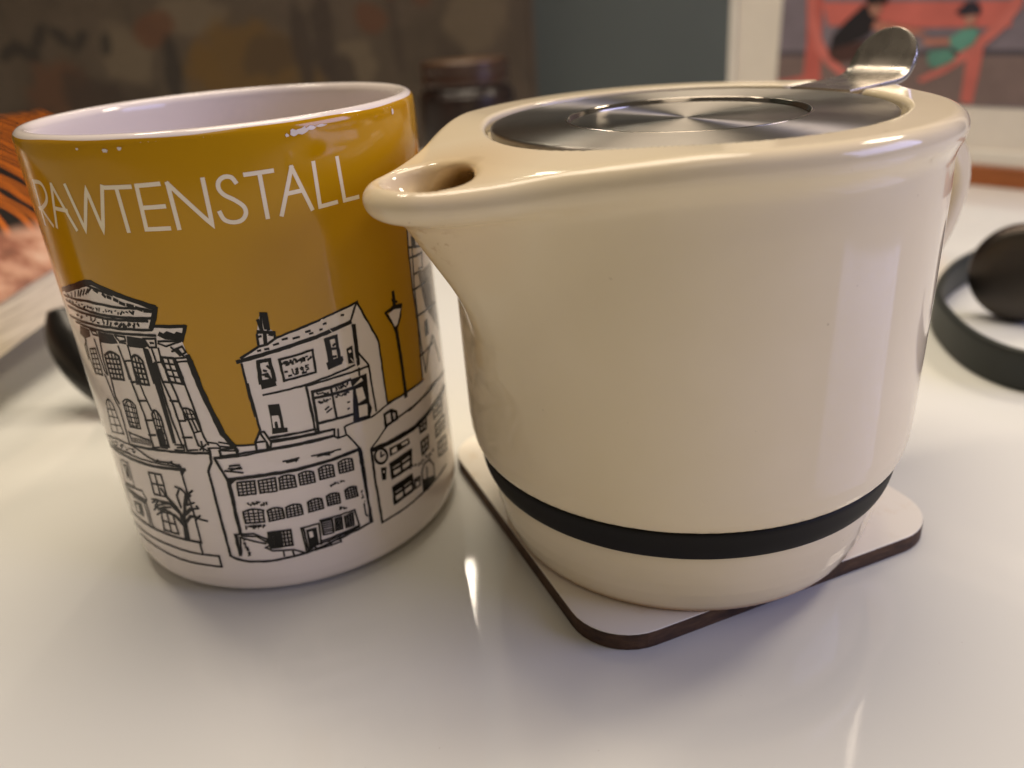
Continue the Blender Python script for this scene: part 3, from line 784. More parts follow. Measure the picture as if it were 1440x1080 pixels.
  ('l',0.025686,'0.877,4.765 0.874,4.746'),
  ('l',0.0341672,'0.673,4.599 0.66,4.619'),
  ('l',0.0348562,'0.697,4.576 0.69,4.595'),
  ('l',0.0324534,'0.73,4.578 0.722,4.579 0.721,4.59'),
  ('l',0.0352251,'0.782,4.584 0.768,4.615 0.765,4.603'),
  ('l',0.0286249,'0.817,4.586 0.821,4.576 0.821,4.614'),
  ('l',0.0238041,'0.857,4.598 0.844,4.605'),
  ('l',0.0229866,'0.901,4.613 0.895,4.608'),
  ('l',0.0335769,'1.046,4.606 1.026,4.61'),
  ('l',0.0318221,'1.08,4.655 1.07,4.633'),
  ('l',0.0236108,'1.114,4.608 1.111,4.621'),
  ('l',0.0285167,'1.179,4.618 1.155,4.598'),
  ('l',0.0305249,'1.207,4.618 1.213,4.607 1.227,4.627'),
  ('l',0.0345172,'1.262,4.632 1.238,4.594'),
  ('l',0.0283421,'1.314,4.62 1.294,4.636'),
  ('l',0.03,'0.766,4.409 0.836,4.447'),
  ('l',0.03,'0.789,4.337 0.891,4.387'),
  ('l',0.03,'1.258,4.406 1.289,4.406'),
  ('l',0.03,'1.239,4.26 1.265,4.266'),
  ('l',0.0299753,'1.059,4.757 1.075,4.768 1.059,4.816'),
  ('l',0.0204079,'1.126,4.794 1.124,4.758 1.108,4.821'),
  ('l',0.0293191,'1.163,4.765 1.167,4.8 1.183,4.795'),
  ('l',0.0302473,'1.214,4.837 1.212,4.797 1.233,4.81'),
  ('l',0.0271949,'1.251,4.788 1.276,4.766'),
  ('l',0.0278603,'1.327,4.831 1.302,4.789 1.324,4.837'),
  ('k',0,'-0.328,4.79 -0.109,4.77 -0.104,4.449 -0.112,4.226 -0.05,4.212 -0.057,4.113 -0.367,4.13 -0.345,4.251 -0.33,4.497'),
  ('W',0,'-0.301,4.54 -0.175,4.527 -0.164,4.413 -0.172,4.252 -0.216,4.249 -0.22,4.4 -0.274,4.399 -0.284,4.264 -0.319,4.271'),
  ('k',0,'-0.264,4.397 -0.208,4.41 -0.206,4.247 -0.28,4.25'),
 ],
 'public_house': [
  ('l',0.034,'1.613,3.153 2.08,3.483'),
  ('l',0.034,'2.404,3.56 3.183,3.595 4.085,3.628'),
  ('l',0.034,'1.588,1.229 2.238,1.259 2.941,1.314 4.181,1.357'),
  ('l',0.05,'2.062,3.491 2.075,3.793 2.259,3.814 2.41,3.713 2.401,3.544 2.086,3.515'),
  ('l',0.05,'2.273,3.774 2.272,3.534'),
  ('l',0.085,'1.623,3.104 2.131,3.084 2.96,3.07 3.763,3.165 4.951,3.175'),
  ('l',0.042,'1.605,3.105 1.585,2.337 1.588,1.229'),
  ('k',0,'2.067,2.948 2.675,2.919 2.694,2.764 2.051,2.743'),
  ('W',0,'2.117,2.889 2.265,2.906 2.264,2.782 2.122,2.798'),
  ('W',0,'2.417,2.904 2.621,2.891 2.618,2.821 2.428,2.844'),
  ('l',0.06,'2.039,2.552 2.139,2.563 2.242,2.572 2.347,2.579 2.456,2.584 2.569,2.587 2.685,2.587 2.617,2.219 2.041,2.207 2.039,2.552'),
  ('l',0.05,'2.347,2.579 2.317,2.22'),
  ('l',0.05,'2.04,2.38 2.651,2.404'),
  ('l',0.06,'2.016,1.943 2.107,1.952 2.199,1.959 2.294,1.964 2.391,1.968 2.492,1.97 2.595,1.97 2.599,1.59 1.998,1.543 2.016,1.943'),
  ('l',0.05,'2.294,1.964 2.286,1.575'),
  ('l',0.05,'2.007,1.744 2.597,1.781'),
  ('k',0,'2.039,2.552 2.685,2.587 2.666,2.487 2.04,2.443'),
  ('k',0,'2.016,1.943 2.595,1.97 2.582,1.846 2.011,1.816'),
  ('l',0.05,'3.112,3.13 3.161,3.13 3.21,3.129 3.261,3.127 3.312,3.125 3.365,3.123 3.42,3.119 3.351,2.825 3.109,2.842 3.112,3.13'),
  ('l',0.035,'3.261,3.127 3.227,2.835'),
  ('l',0.035,'3.11,2.986 3.385,2.973'),
  ('l',0.05,'3.086,2.596 3.136,2.598 3.186,2.599 3.237,2.599 3.29,2.599 3.343,2.598 3.398,2.597 3.333,2.314 3.076,2.267 3.086,2.596'),
  ('l',0.035,'3.237,2.599 3.201,2.292'),
  ('l',0.035,'3.081,2.432 3.366,2.455'),
  ('l',0.05,'3.837,3.127 3.926,3.131 4.022,3.132 4.123,3.13 4.233,3.125 4.353,3.115 4.488,3.098 4.351,2.788 3.8,2.849 3.837,3.127'),
  ('l',0.035,'4.123,3.13 4.049,2.832'),
  ('l',0.035,'3.818,2.989 4.417,2.944'),
  ('l',0.05,'3.829,2.647 3.92,2.649 4.015,2.648 4.118,2.644 4.228,2.636 4.349,2.623 4.484,2.603 4.417,2.291 3.788,2.347 3.829,2.647'),
  ('l',0.035,'4.118,2.644 4.068,2.337'),
  ('l',0.035,'3.809,2.497 4.45,2.448'),
  ('l',0.05,'3.86,2.134 3.943,2.126 4.031,2.116 4.124,2.102 4.224,2.085 4.333,2.064 4.452,2.036 4.372,1.685 3.813,1.812 3.86,2.134'),
  ('l',0.035,'4.124,2.102 4.065,1.764'),
  ('l',0.035,'3.837,1.974 4.412,1.861'),
  ('l',0.035,'2.961,1.841 3.08,2.002 3.328,1.995 3.484,1.77 3.466,1.39'),
  ('l',0.035,'2.688,1.805 2.866,1.781 2.836,1.569 2.67,1.569 2.688,1.805'),
  ('l',0.035,'2.728,1.745 2.802,1.722'),
  ('l',0.035,'2.941,1.314 2.952,1.655 2.961,1.841'),
  ('l',0.035,'3.173,1.873 3.112,1.29'),
  ('k',0,'2.978,1.641 3.487,1.476 3.458,1.356 2.941,1.314'),
  ('k',0,'1.774,2.589 1.918,2.538 1.86,2.242 1.759,2.273'),
  ('l',0.045,'1.981,2.794 1.957,2.732 1.912,2.691 1.854,2.677 1.791,2.691 1.734,2.732 1.691,2.794 1.667,2.866 1.667,2.938 1.69,3.001 1.732,3.043 1.789,3.058 1.851,3.045 1.909,3.004 1.955,2.941 1.98,2.868 1.981,2.794'),
  ('l',0.03,'1.818,2.852 1.837,2.967'),
  ('l',0.03,'1.818,2.852 1.904,2.866'),
  ('l',0.027145,'2.577,2.178 2.617,2.135 2.581,2.212'),
  ('l',0.0284238,'2.68,2.204 2.693,2.156'),
  ('l',0.0388323,'2.786,2.139 2.772,2.163'),
  ('l',0.0266569,'2.922,2.086 2.921,2.125 2.863,2.089'),
  ('l',0.0292858,'3.039,2.15 2.987,2.065'),
  ('l',0.0299941,'3.119,2.099 3.083,2.094'),
  ('l',0.0349766,'3.226,2.106 3.19,2.182'),
  ('l',0.030171,'3.332,2.033 3.309,2.112 3.363,2.142'),
  ('l',0.0267905,'3.429,2.078 3.39,2.116'),
  ('l',0.0359538,'3.557,2.147 3.524,2.134 3.557,2.123'),
  ('W',0,'1.815,2.498 1.851,2.481 1.842,2.431 1.807,2.448'),
 ],
 'street_lamp': [
  ('W',0,'2.587,5.953 2.772,5.993 2.983,5.94 2.812,5.643 2.725,5.611'),
  ('l',0.042,'2.512,6 2.681,5.691 2.734,5.502'),
  ('l',0.042,'2.946,5.764 2.745,5.498'),
  ('l',0.042,'3.031,6.007 2.946,5.764'),
  ('l',0.042,'2.512,6 2.783,6.051 3.031,6.007'),
  ('l',0.042,'2.598,6.011 3.01,5.972'),
  ('l',0.07,'2.814,6.35 2.799,6.067'),
  ('l',0.07,'2.761,5.577 2.779,4.792 2.772,3.941'),
  ('l',0.035,'2.728,5.925 2.773,5.699'),
  ('l',0.035,'2.754,6.205 2.891,6.118'),
 ],
 'church_tower': [
  ('w',0,'3.638,7.593 3.578,7.048 3.536,6.232 3.575,5.704 3.474,4.06 3.975,3.804 5.549,3.153 5.539,4.567 5.565,5.534 4.748,6.787 4.115,7.344'),
  ('l',0.036,'3.638,7.593 3.572,7.09 3.536,6.232 3.575,5.355 3.474,4.06'),
  ('l',0.036,'3.775,7.275 3.617,6.204 3.595,4.901 3.655,4.141'),
  ('l',0.036,'3.593,7.104 4.772,6.823'),
  ('l',0.036,'3.533,6.877 4.108,6.806'),
  ('l',0.036,'3.561,6.16 4.25,6.119'),
  ('l',0.036,'3.535,5.546 4.867,5.409'),
  ('l',0.036,'3.477,4.611 4.259,4.625'),
  ('l',0.036,'2.198,4.013 3.464,4.018'),
  ('l',0.036,'2.796,3.56 3.937,3.678 5.09,3.532'),
  ('l',0.036,'3.655,4.141 3.893,4.501 4.322,4.785 4.71,3.951'),
  ('k',0,'3.742,7.325 3.961,7.223 3.938,6.982 3.759,7.055'),
  ('k',0,'3.901,5.273 4.085,5.291 4.089,4.926 3.873,4.923'),
  ('l',0.03,'3.918,6.401 4.083,5.583'),
  ('l',0.03,'3.998,6.409 4.164,5.481'),
  ('l',0.03,'4.092,6.408 4.262,5.368'),
  ('l',0.03,'4.193,6.406 4.357,5.259'),
  ('l',0.03,'4.292,6.408 4.477,5.14'),
  ('l',0.03,'4.398,6.409 4.594,5.02'),
  ('l',0.03,'4.53,6.397 4.73,4.892'),
  ('l',0.03,'4.683,6.38 4.918,4.737'),
  ('l',0.03,'4.848,6.364 5.154,4.567'),
  ('l',0.03,'3.94,6.816 4.238,6.809 4.183,6.486 3.954,6.517'),
  ('l',0.03,'3.69,6.475 4.045,6.445'),
 ],
}
PRINT = [
 ('kerb','#4c4650','-13.97,7.279 1.239,7.306 1.297,6.983 -14.109,6.986'),
 ('pavement','#7a6866','-14.109,6.986 1.297,6.983 1.804,4.147 -14.685,3.417'),
 ('bench_back','#cc6c64','-10.737,10.102 0.237,9.725 0.224,8.41 -1.551,8.471 -4.598,8.493 -7.687,8.68 -10.175,8.737'),
 ('post','#c06058','-11.956,12.712 -10.842,12.63 -10.541,7.771 -10.391,5.307 -11.623,5.28 -11.543,7.782'),
 ('rail','#c0645c','-16.854,5.449 -11.366,5.813 -11.316,5.247 -17.187,5.115'),
 ('leg','#c66a62','-1.767,6.984 -0.948,7.505 -0.982,5.992 -1.109,4.43 -1.755,4.524'),
 ('ring_l','#d0746c','-11.761,11.024 -11.108,10.989 -11.086,9.528 -10.621,8.149 -9.859,7.011 -8.771,6.131 -7.317,5.524 -7.001,5.155 -8.716,5.624 -9.939,6.374 -10.914,7.394 -11.456,8.792'),
 ('ring_r','#d0746c','0.119,10.402 0.69,10.372 0.564,9.348 -0.1,8.31 -1.334,7.118 -2.799,6.082 -4.06,5.529 -4.334,5.704 -3.09,6.429 -1.737,7.512 -0.588,8.643 0.019,9.473'),
 ('trouser','#4a2f2c','-10.043,7.415 -7.594,7.886 -6.648,7.731 -7.2,6.826 -9.388,6.607 -9.918,6.884'),
 ('jumper','#1c1820','-7.963,9.895 -7.363,9.286 -6.9,8.92 -7.62,8.103 -8.661,7.69 -9.966,7.364 -9.83,8.137 -9.078,8.979'),
 ('face','#a87868','-7.77,9.945 -6.919,9.911 -6.926,9.447 -7.21,9.105 -7.561,9.293'),
 ('hair','#241d22','-8.045,10.598 -6.613,10.527 -6.592,9.863 -7.818,9.795'),
 ('arm','#b87a6a','-7.191,8.952 -5.739,8.657 -4.585,8.401 -3.995,8.104 -5.04,8.121 -6.853,8.329 -7.41,8.578'),
 ('cap','#2a2634','-2.713,9.227 -2.207,9.774 -1.705,9.775 -1.394,9.42 -1.411,9.119 -2.2,9.013'),
 ('face_b','#b08070','-2.261,9.037 -1.601,9.125 -1.602,8.647 -2.014,8.548'),
 ('shirt','#5f9a8c','-2.893,7.895 -2.211,8.353 -1.548,8.449 -1.322,8.225 -1.471,7.621 -2.143,7.177 -2.719,7.52'),
 ('shorts','#5a9082','-3.872,7.24 -2.756,7.372 -2.273,6.893 -2.64,6.605 -3.431,6.285 -3.874,6.657'),
 ('arm_b','#b87a6a','-4.333,7.914 -2.841,7.939 -2.731,7.599 -4.101,7.565'),
]

# ------------------------------------------------------------------ the setting: table top, wall
t = NT('white_glass')
big = t.noise(6, 2)
tb = t.ramp(big, [(.3, '#dbdcd7'), (.7, '#e1e2dd')]); t.col(t.mix(t.ramp(t.noise(650, 2), [(.77, (0, 0, 0)), (.80, (.3,)*3)]), tb, '#9a9183')); t.set(Roughness=.05, IOR=1.5)
t.link(t.ramp(t.noise(9, 4), [(.35, (.035,)*3), (.7, (.06,)*3)]), t.b.inputs['Roughness'])
M_TABLE = t.m
bm = bmesh.new(); box_bm(bm, -90, 90, -35, 79.5, -3, 0)
tab = bm_obj('table_top', bm, M_TABLE, None, False, .003); tab['kind'] = 'structure'
M_WALL = simple('green_wall_paint', '#484e48', .75, .06, 8, .03)
bm = bmesh.new(); box_bm(bm, -120, 120, 80, 84, -4, 110)
wl = bm_obj('wall_back', bm, M_WALL); wl['kind'] = 'structure'

# ------------------------------------------------------------------ the mug
MR = 4.1
mug = thing('mug', 'mustard yellow and white ceramic mug with a town drawing and white lettering', 'mug', (-5.776*CM, 18.805*CM, 0))
MBASE = math.atan2(-18.805, 5.776)
def glaze(name, c, rough=.09):
    t = NT(name); base = lin(c)[:3]
    t.col(t.ramp(t.noise(25, 3), [(.3, tuple(v*.96 for v in base)), (.7, tuple(min(1, v*1.03) for v in base))]))
    t.set(Roughness=rough, IOR=1.5); t.bump(t.noise(55, 2), .02, .002); return t
t = glaze('white_glaze', '#e6dcd6'); M_WHITE = t.m
M_MUST = glaze('mustard_glaze_print', '#bd8c04', .1).m
M_LETTER = glaze('cream_lettering_print', '#efe2c6', .12).m
M_FILL = glaze('white_print', '#e4dad2', .1).m
t = glaze('black_ink_print', '#0d0a08', .25); t.set(Specular_IOR_Level=.3); M_INK = t.m
prof = smooth_profile([(0, .28, 1), (3.35, .25), (3.5, .05), (3.62, .02), (3.8, .12), (4.0, .3), (4.08, .55), (4.1, .9), (4.1, 3), (4.1, 6), (4.1, 9.0), (4.1, 9.85), (4.075, 10.02), (3.99, 10.11), (3.88, 10.12), (3.79, 10.04), (3.75, 9.85), (3.74, 9), (3.73, 5), (3.7, 1.4), (3.5, .85), (3.1, .7), (0, .66, 1)], 4)
lathe('body', prof, M_WHITE, mug, 192)
def sweep(name, path, prof2, mat, parent, closed=False):
    """path: list of (pos, tangent-normal frame axes a,b); prof2: list of 2D points."""
    verts, faces = [], []; n = len(prof2)
    for p, a, b, s in path:
        for u, v in prof2: verts.append(tuple((Vector(p)+Vector(a)*u*s+Vector(b)*v*s)*CM))
    for i in range(len(path)-1):
        for k in range(n): faces.append((i*n+k, i*n+(k+1) % n, (i+1)*n+(k+1) % n, (i+1)*n+k))
    faces.append(tuple(range(n))); faces.append(tuple((len(path)-1)*n+k for k in range(n)))
    o = mesh_obj(name, verts, faces, mat, parent)
    bm = bmesh.new(); bm.from_mesh(o.data); bmesh.ops.recalc_face_normals(bm, faces=bm.faces); bm.to_mesh(o.data); bm.free()
    return o
def oval(a, b, n=20, e=2.0):
    r = []
    for i in range(n):
        t = 2*math.pi*i/n; c, s = math.cos(t), math.sin(t)
        r.append((a*math.copysign(abs(c)**(2/e), c), b*math.copysign(abs(s)**(2/e), s)))
    return r
# handle on the far side
ha = math.radians(104); hd = Vector((math.cos(ha), math.sin(ha), 0)); hs = Vector((-hd.y, hd.x, 0))
path = []
for i in range(25):
    a = math.radians(-92+184*i/24); p = hd*(3.95+2.6*max(0, math.cos(a))**.7)+Vector((0, 0, 5.2+3.1*math.sin(a)))
    path.append([p, None, None, 1.0])
for i in range(25):
    q0, q1 = path[max(0, i-1)][0], path[min(24, i+1)][0]; tg = (q1-q0).normalized(); path[i][1] = hs; path[i][2] = tg.cross(hs).normalized()
sweep('handle', path, oval(.62, .38, 18, 2.4), M_WHITE, mug)

def wrap(u, z, off):
    a = MBASE+u/MR; r = MR+off-(0 if z < 9.85 or off < 0 else max(0, MR-float(np.interp(z, RZ, RR))) if off > .0045 else 0); return (r*math.cos(a)*CM, r*math.sin(a)*CM, z*CM)
# mustard field, from just under the rim to behind the roofs, ragged where the rim is worn
sky = [(-12.9, 4.2), (-6.5, 4.2), (-5.375, 4.6), (-3.53, 4.35), (-2.3, 4.3), (-1.8, 4.0), (-1.353, 3.954), (-.767, 3.94), (-.551, 4.251), (2.171, 4.0), (3.447, 4.0), (5.5, 3.9), (7, 4.2), (12.9, 4.2)]
rng = random.Random(3)
outer = [q for q in prof if q[0] > 3.97 and q[1] > .9]; RZ = [q[1] for q in outer]; RR = [q[0] for q in outer]
N = 520; verts, faces = [], []
NZ = 22
for i in range(N):
    u = -math.pi*MR+2*math.pi*MR*i/N
    zt = 10.05+.010*math.sin(u*1.5)+.006*math.sin(u*3.4+1)
    zb = np.interp(u, [p[0] for p in sky], [p[1] for p in sky])
    for k in range(NZ):
        f = k/(NZ-1); z = zb+(zt-zb)*(1-(1-f)**2.2)
        verts.append(wrap(u, z, np.interp(z, RZ, RR)-MR+.004))
for i in range(N):
    j = (i+1) % N
    for k in range(NZ-1): faces.append((i*NZ+k, j*NZ+k, j*NZ+k+1, i*NZ+k+1))
mesh_obj('mustard_print', verts, faces, M_MUST, mug)

def fill_mesh(polys, off):
    V, F = [], []
    for pi_, poly in enumerate(polys):
        off_ = off+.0005*(pi_ % 6)
        p = [q for i, q in enumerate(poly) if i == 0 or abs(q[0]-poly[i-1][0])+abs(q[1]-poly[i-1][1]) > 1e-4]
        if len(p) < 3: continue
        tris = tessellate_polygon([[Vector((a, b, 0)) for a, b in p]])
        bm = bmesh.new(); vs = [bm.verts.new((a, b, 0)) for a, b in p]
        for tr in tris:
            try: bm.faces.new([vs[i] for i in tr])
            except ValueError: pass
        u0, u1 = min(q[0] for q in p), max(q[0] for q in p)
        x = math.ceil(u0/.16)*.16
        while x < u1:
            bmesh.ops.bisect_plane(bm, geom=bm.verts[:]+bm.edges[:]+bm.faces[:], plane_co=(x, 0, 0), plane_no=(1, 0, 0), dist=1e-5)
            x += .16
        bm.verts.index_update(); b0 = len(V)
        for v in bm.verts: V.append(wrap(v.co.x, v.co.y, off_))
        for f in bm.faces:
            ids = [b0+v.index for v in f.verts]
            if f.normal.z < 0: ids.reverse()
            F.append(ids)
        bm.free()
    return V, F
def stroke_mesh(strokes, off, jit=.0):
    V, F = [], []
    for si, (w, pts) in enumerate(strokes):
        q = [pts[0]]
        for a, b in zip(pts, pts[1:]):
            L = math.hypot(b[0]-a[0], b[1]-a[1]); n = max(1, int(L/.1))
            for k in range(1, n+1):
                t = k/n; e = jit if k < n else 0
                q.append((a[0]+(b[0]-a[0])*t+rng.uniform(-e, e), a[1]+(b[1]-a[1])*t+rng.uniform(-e, e)))
        if len(q) < 2: continue
        # short square caps
        def ext(a, b, d):
            L = math.hypot(a[0]-b[0], a[1]-b[1]) or 1; return (a[0]+(a[0]-b[0])/L*d, a[1]+(a[1]-b[1])/L*d)
        closed = math.hypot(q[0][0]-q[-1][0], q[0][1]-q[-1][1]) < 1e-3
        q[0], q[-1] = ext(q[0], q[1], w*.4), ext(q[-1], q[-2], w*.4)
        b0 = len(V); o = off+.0006*(si % 9)
        for i, p in enumerate(q):
            a = q[max(0, i-1)]; b = q[min(len(q)-1, i+1)]
            d1 = Vector((p[0]-a[0], p[1]-a[1])); d2 = Vector((b[0]-p[0], b[1]-p[1]))
            if d1.length < 1e-6: d1 = d2
            if d2.length < 1e-6: d2 = d1
            if d1.length < 1e-6: d1 = d2 = Vector((1, 0))
            d1 = d1.normalized(); d2 = d2.normalized(); m = d1+d2
            m = m.normalized() if m.length > .3 else d1
            nx, ny = -m.y, m.x; c = max(.45, m.dot(d1)); h = w*.5/c*(1+rng.uniform(-.12, .12)*(1 if jit else 0))
            V.append(wrap(p[0]+nx*h, p[1]+ny*h, o)); V.append(wrap(p[0]-nx*h, p[1]-ny*h, o))
        for i in range(len(q)-1):
            k = b0+2*i; F.append((k, k+1, k+3, k+2))
    return V, F
NAMES = {'courthouse': 'printed_courthouse', 'house_with_tree': 'printed_house', 'long_building': 'printed_mill', 'corner_shop': 'printed_shop', 'public_house': 'printed_inn', 'street_lamp': 'printed_street_lamp', 'church_tower': 'printed_tower'}
for key, items in ART.items():
    ls = [(w*(.9 if key == 'lettering' else 1.35), pts2(p)) for ty, w, p in items if ty == 'l']
    if key == 'lettering':
        ls = [(w, [(x, y) for x, y in smooth_profile(p, 5)] if len(p) > 5 else p) for w, p in ls]
        V, F = stroke_mesh(ls, .006); o = mesh_obj('lettering', V, F, M_LETTER, mug); o['label'] = 'white hand drawn capital letters RAWTENSTALL'; continue
    V, F = stroke_mesh(ls, .012, .006); ko = fill_mesh([pts2(p) for ty, w, p in items if ty == 'k'], .0105)
    nb = len(V); V += ko[0]; F += [[i+nb for i in f] for f in ko[1]]
    o = mesh_obj(NAMES[key], V, F, M_INK, mug)
    for ty, off, nm in (('w', .0065, 'white_ground'), ('W', .019, 'white_patch')):
        ps = [pts2(p) for t_, w, p in items if t_ == ty]
        if ps:
            V, F = fill_mesh(ps, off); mesh_obj(nm, V, F, M_FILL, o)
# worn chips in the print under the rim and a scratch over the shop roof
def blob(u, z, a, b, n=11):
    return [(u+a*math.cos(2*math.pi*i/n)*rng.uniform(.6, 1.15), z+b*math.sin(2*math.pi*i/n)*rng.uniform(.6, 1.15)) for i in range(n)]
CH = [(-2.17, 9.88, .055, .04), (-1.89, 9.905, .045, .035), (-2.75, 9.92, .03, .02), (.99, 9.84, .04, .035), (1.12, 9.87, .10, .07), (1.28, 9.885, .13, .065), (1.46, 9.905, .11, .045), (1.66, 9.92, .12, .025), (3.62, 9.89, .045, .075)]
V, F = fill_mesh([blob(*c) for c in CH]+[blob(1.02, 6.28, .045, .06)], .014)
s2 = stroke_mesh([(.012, [(1.06, 6.2), (1.2, 5.98)]), (.016, [(1.48, 5.34), (1.53, 5.24)]), (.016, [(1.55, 5.37), (1.6, 5.27)])], .022)
mesh_obj('scratch', s2[0], s2[1], M_FILL, mug)['kind'] = 'stuff'
o = mesh_obj('worn_chip', V, F, M_FILL, mug); o['label'] = 'white chips worn in the mustard print below the rim'; o['kind'] = 'stuff'

# ------------------------------------------------------------------ the coaster
ce = math.atan2(.357, .934)
def rounded_rect(hx, hy, r, n=10):
    out = []
    for cx, cy, a0 in ((hx-r, hy-r, 0), (-hx+r, hy-r, 90), (-hx+r, -hy+r, 180), (hx-r, -hy+r, 270)):
        for i in range(n+1):
            a = math.radians(a0+90*i/n); out.append((cx+r*math.cos(a), cy+r*math.sin(a)))
    return out
def slab(name, outline, z0, z1, mat, parent, bev=.03):
    bm = bmesh.new(); vb = [bm.verts.new((x*CM, y*CM, z0*CM)) for x, y in outline]; f = bm.faces.new(vb); f.normal_flip() if f.normal.z > 0 else None
    r = bmesh.ops.extrude_face_region(bm, geom=[f]); up = [g for g in r['geom'] if isinstance(g, bmesh.types.BMVert)]
    bmesh.ops.translate(bm, verts=up, vec=(0, 0, (z1-z0)*CM)); bmesh.ops.recalc_face_normals(bm, faces=bm.faces)
    return bm_obj(name, bm, mat, parent, False, bev*CM, 2)
CX, CY = 3.80, 17.92
coaster = thing('coaster', 'white square coaster with brown edge under the teapot', 'coaster', (CX*CM, CY*CM, 0), ce)
t = NT('fibreboard_edge'); v = t.n('ShaderNodeMapping'); v.inputs['Scale'].default_value = (1, 1, 4); t.link(t.coords(), v.inputs[0])
t.col(t.ramp(t.noise(160, 5, .6, v.outputs[0]), [(.3, '#33231a'), (.55, '#523a26'), (.75, '#6a5038')])); t.set(Roughness=.75); t.bump(t.noise(500, 3), .25, .0005); M_BOARD = t.m
t = NT('white_melamine'); t.col(t.mix(t.ramp(t.noise(90, 5, .7), [(.56, (0, 0, 0)), (.74, (.5, .5, .5))]), '#f3efe4', '#dfcbae')); t.set(Roughness=.28); M_MEL = t.m
slab('board', rounded_rect(4.45, 4.66, 1.25), 0.005, .375, M_BOARD, coaster, .02)
slab('white_face', rounded_rect(4.44, 4.65, 1.24), .375, .4, M_MEL, coaster, .01)

# ------------------------------------------------------------------ the teapot
PX, PY, PB = 3.83, 16.84, .4
SPOUT = math.radians(209)
pot = thing('teapot', 'cream ceramic teapot with steel lid and black band on the white coaster', 'teapot', (PX*CM, PY*CM, PB*CM), SPOUT)
def smin(a, b, k):
    h = np.clip(.5+.5*(b-a)/k, 0, 1); return b*(1-h)+a*h-k*h*(1-h)
def smax(a, b, k): return -smin(-a, -b, k)
def uneven(x, y, r1, r2, h):
    """2D hull of circle r1 at the origin and r2 at x=h (along +x)."""
    y = np.abs(y); b = (r1-r2)/h; a = np.sqrt(np.maximum(1e-6, 1-b*b))
    k = -b*y+a*x
    return np.where(k < 0, np.hypot(x, y)-r1, np.where(k > a*h, np.hypot(x-h, y)-r2, y*a+x*b-r1))
def round_cone(x, y, z, A, B, r1, r2):
    A, B = np.array(A, float), np.array(B, float); ba = B-A; L = np.linalg.norm(ba); ba = ba/L
    px, py, pz = x-A[0], y-A[1], z-A[2]; q = px*ba[0]+py*ba[1]+pz*ba[2]
    p = np.sqrt(np.maximum(0, px*px+py*py+pz*pz-q*q))
    return uneven(q, p, r1, r2, L)
POT = [(0, .4), (3.97, .4), (4.03, .43), (4.08, .5), (4.17, .7), (4.28, 1.0), (4.36, 1.35), (4.41, 1.7), (4.43, 2.03), (4.40, 2.08), (4.36, 2.16), (4.36, 2.72), (4.45, 2.76), (4.62, 2.76), (4.69, 2.79), (4.74, 2.86), (4.79, 3.0), (4.83, 3.25), (4.85, 3.6), (4.86, 5), (4.87, 8.2), (4.84, 9.1), (0, 9.1)]
RG = np.linspace(0, 8, 801); ZG = np.linspace(-1, 11, 1201)
def poly_sdf_table(poly):
    Rr, Zz = np.meshgrid(RG, ZG, indexing='ij'); d = np.full(Rr.shape, 1e9); s = np.ones(Rr.shape)
    n = len(poly)
    for i in range(n):
        ax, ay = poly[i]; bx, by = poly[(i+1) % n]
        wx, wy = Rr-bx, Zz-by; ex, ey = ax-bx, ay-by
        if not (ax == 0 and bx == 0):
            tt = np.clip((wx*ex+wy*ey)/(ex*ex+ey*ey+1e-12), 0, 1); d = np.minimum(d, (wx-ex*tt)**2+(wy-ey*tt)**2)
        c1 = Zz >= by; c2 = Zz < ay; c3 = ex*wy > ey*wx
        s = np.where((c1 & c2 & c3) | (~c1 & ~c2 & ~c3), -s, s)
    return s*np.sqrt(d)
TAB = poly_sdf_table(POT)
def body_sdf(r, z):
    fr = np.clip(r/.01, 0, 799.99); fz = np.clip((z+1)/.01, 0, 1199.99)
    i = fr.astype(int); j = fz.astype(int); a = fr-i; b = fz-j
    return (TAB[i, j]*(1-a)+TAB[i+1, j]*a)*(1-b)+(TAB[i, j+1]*(1-a)+TAB[i+1, j+1]*a)*b
HP = np.array(smooth_profile([(-4.5, 8.3), (-6.0, 8.35), (-7.2, 8.1), (-7.85, 7.6), (-8.1, 7.0), (-8.0, 6.4), (-7.7, 5.8), (-7.15, 5.2), (-6.4, 4.75), (-5.6, 4.4), (-4.6, 4.2)], 2))
